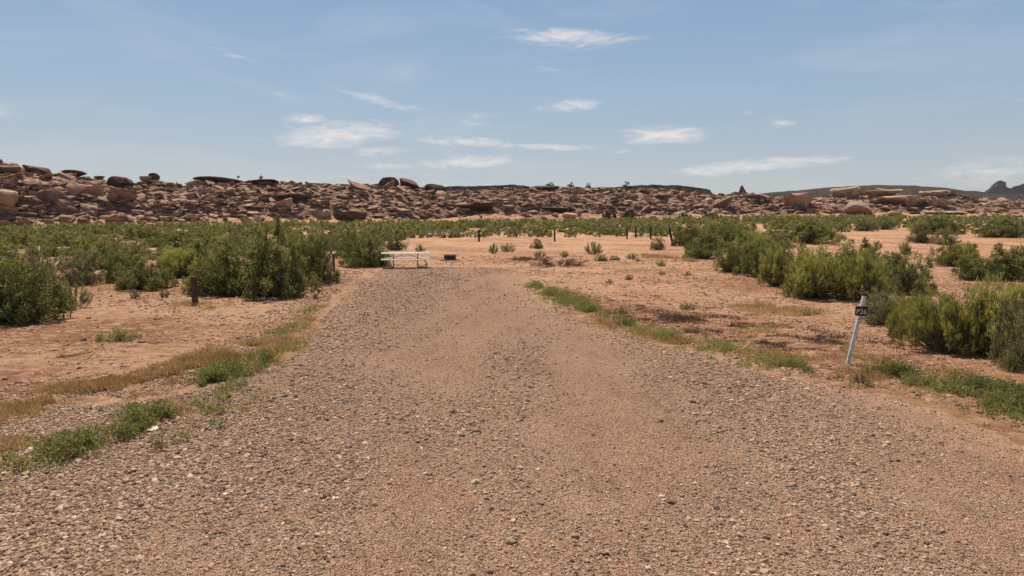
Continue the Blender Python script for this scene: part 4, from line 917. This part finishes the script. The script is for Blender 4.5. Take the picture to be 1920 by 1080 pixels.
fc = bpy.data.curves.new('letters', 'FONT'); fc.body = 'P26'; fc.size = .118; fc.align_x = 'CENTER'; fc.align_y = 'CENTER'; fc.extrude = .0012; fc.space_character = .98; fc.offset = .0006
tmp = bpy.data.objects.new('tmp', fc); COL.objects.link(tmp); bpy.context.view_layer.update()
tm = bpy.data.meshes.new_from_object(tmp.evaluated_get(bpy.context.evaluated_depsgraph_get())); bpy.data.objects.remove(tmp)
lt = link('letters', tm, M_LT, pl, (0, -.0056, -.012), (math.pi / 2, 0, 0)); lt['label'] = 'pale P26 lettering'
tm.materials.clear(); tm.materials.append(M_LT)
def bolt(name, loc, r, matl, parent, dpt=.006):
    bm = bmesh.new(); bmesh.ops.create_cone(bm, cap_ends=True, segments=12, radius1=r, radius2=r * .8, depth=dpt, matrix=Matrix.Rotation(math.pi / 2, 4, 'X')); o = bm_obj(name, bm, matl, parent, False); o.location = loc; return o
bolt('bolt', (0, -.0068, .068), .006, M_BOLT, pl)
bolt('bolt_hole_shade', (.0, -.0285, .86), .012, M_BK, mk, .004); bolt('bolt_hole_shade', (.012, -.0285, .88), .007, M_BK, mk, .004)  # raised black discs paint the shade inside the bolt holes

# ------------------------------------------------------------------ picnic table
x, y, z = at(759, 503); z = max(z, float(Zroad(x, y)))
tb = link('picnic_table', None, loc=(x, y + .3, z), rot=(0, 0, R(9))); tag(tb, 'picnic table with white plank top and benches on brown tube legs', 'picnic table')
M_AL = plain('white_aluminium_plank', (.88, .86, .80), .5, 0, 5, .05); M_TB = plain('brown_shaded_steel', (.13, .085, .06), .55, .3, 14, .3)  # tube brown is rusty galvanised steel with its shade put into the colour
def plank(cx, cy, cz, w, th=.045, nm='plank'):
    bm = bmesh.new(); box_bm(bm, (0, 0, 0), (2.44, w, th), None, .018)
    for s in (-.33, 0, .33): box_bm(bm, (0, s * w, th / 2 + .0005), (2.43, .012, .006))
    o = bm_obj(nm, bm, M_AL, tb); o.location = (cx, cy, cz); return o
for cy in (-.245, 0, .245): plank(0, cy, .745, .235, nm='tabletop_plank')
for cy in (-.66, .66): plank(.0, cy, .445, .25, nm='bench_plank')
for s in (-1, 1):
    for f in (-1, 1):
        curve_tube('leg', [(s * .62, f * .12, .72), (s * .60, f * .30, .05), (s * .62, f * .42, .03), (s * .98, f * .56, .03), (s * 1.08, f * .60, .10), (s * 1.02, f * .66, .30), (s * .93, f * .66, .42)], .024, M_TB, tb, 8, bends=2)
    bm = bmesh.new(); box_bm(bm, (s * .62, 0, .705), (.05, .66, .03)); bm_obj('top_support', bm, M_TB, tb)
    bm = bmesh.new(); box_bm(bm, (s * .78, 0, .407), (.05, 1.5, .03)); bm_obj('bench_support', bm, M_TB, tb)
    curve_tube('brace', [(s * .06, 0, .70), (s * .42, 0, .56), (s * .76, 0, .42)], .014, M_TB, tb, 6)

# ------------------------------------------------------------------ fire ring
x, y, z = at(843, 488)
fr = link('fire_ring', None, loc=(x, y + .3, z), rot=(0, 0, R(4))); tag(fr, 'low dark steel campfire ring with grate on the sand right of the table', 'fire ring')
M_FR = plain('sooty_steel', (.05, .045, .045), .6, .4, 10, .4); M_GR = plain('dusty_grate_steel', (.42, .33, .27), .6, .5, 14, .3)
def ring(name, ro, ri, z0, z1, matl, seg=36):
    bm = bmesh.new(); vv = []
    for i in range(seg):
        t = 2 * math.pi * i / seg; c, s = math.cos(t), math.sin(t); vv.append([bm.verts.new((c * r_, s * r_, zz)) for r_, zz in ((ro, z0), (ro, z1), (ri, z1), (ri, z0))])
    for i in range(seg):
        a, b = vv[i], vv[(i + 1) % seg]
        for k in range(4): bm.faces.new((a[k], b[k], b[(k + 1) % 4], a[(k + 1) % 4]))
    return bm_obj(name, bm, matl, fr)
ring('ring_wall', .36, .345, -.04, .29, M_FR); ring('top_rim', .385, .352, .29, .31, M_GR); ring('base_flange', .60, .362, -.03, .035, M_TB)
for k in range(9): 
    bm = bmesh.new(); box_bm(bm, (0, -.24 + .06 * k, .325), (2 * math.sqrt(.36 ** 2 - (.24 - .06 * k) ** 2), .012, .012)); bm_obj('grate_bar', bm, M_GR, fr)
for s in (-1, 1): curve_tube('grate_handle', [(s * .34, -.05, .325), (s * .56, -.05, .335), (s * .58, 0, .335), (s * .56, .05, .335), (s * .34, .05, .325)], .012, M_GR, fr, 6)

# ------------------------------------------------------------------ little extras
M_PL = plain('pale_road', (.62, .56, .52), .8)
xs = np.linspace(1838, 2300, 40); D_ = np.interp(xs, [1838, 2300], [176, 150]); XX = (xs - 960) / (FPX * cp) * D_; zz = zat(np.interp(xs, [1838, 1915, 2300], [411.5, 409.5, 408]), D_)
V = np.concatenate([np.stack([XX, D_ - 1.2, zz - .35], -1), np.stack([XX, D_ - .8, zz + .12], -1), np.stack([XX, D_ + 4, zz + .14], -1), np.stack([XX, D_ + 5, zz - .5], -1)])
tag(link('distant_road', np_mesh('distant_road', V, grid_faces(40, 4), False), M_PL), kind='structure')
# bigger loose stones on the gravel
for (px, py, w, lab) in [(424, 931, 17, 'pale pointed stone lying on the gravel at lower left'), (140, 974, 14, 'round cream pebble on the gravel in the lower left corner'), (205, 918, 13, 'pale stone left of the pointed one on the gravel'), (285, 808, 34, 'half buried whitish rock at the foot of the green weeds'),
                         (163, 1062, 16, 'grey flat pebble at the bottom left of the gravel'), (478, 1002, 10, 'black pebble on the gravel right of the pointed stone')]:
    x, y, z = at(px, py); z = float(Zroad(x, y)) if sdist(np.array([x]), np.array([y]))[0] > 0 else z; r = w / ppm(x, y) / 2
    me = random.choice(RKP).copy(); me.materials.clear(); me.materials.append(plain('pebble', (.05, .045, .045) if 'black' in lab else (.24, .2, .18) if 'grey' in lab else (.66, .52, .38), .8, 0, 20, .15))
    o = link('stone', me, None, None, (x, y, z + r * .15), (R(8), R(-5), random.uniform(0, 6)), (r * 1.1, r * .9, r)); tag(o, lab, 'stone')

# ------------------------------------------------------------------ haze: one closed box of air round everything, sky outside
bm = bmesh.new(); box_bm(bm, (0, 1600, 70), (6900, 3900, 160)); hz_ = bm_obj('haze', bm, None)
hmat = bpy.data.materials.new('air'); hmat.use_nodes = True; ht = hmat.node_tree; ht.nodes.remove(ht.nodes['Principled BSDF'])
pv = ht.nodes.new('ShaderNodeVolumePrincipled'); pv.inputs['Color'].default_value = (.78, .86, 1, 1); pv.inputs['Density'].default_value = .00004; pv.inputs['Anisotropy'].default_value = .3
ht.links.new(pv.outputs[0], ht.nodes['Material Output'].inputs['Volume']); hz_.data.materials.append(hmat); tag(hz_, kind='stuff', label='thin pale air between the camera and the far buttes')
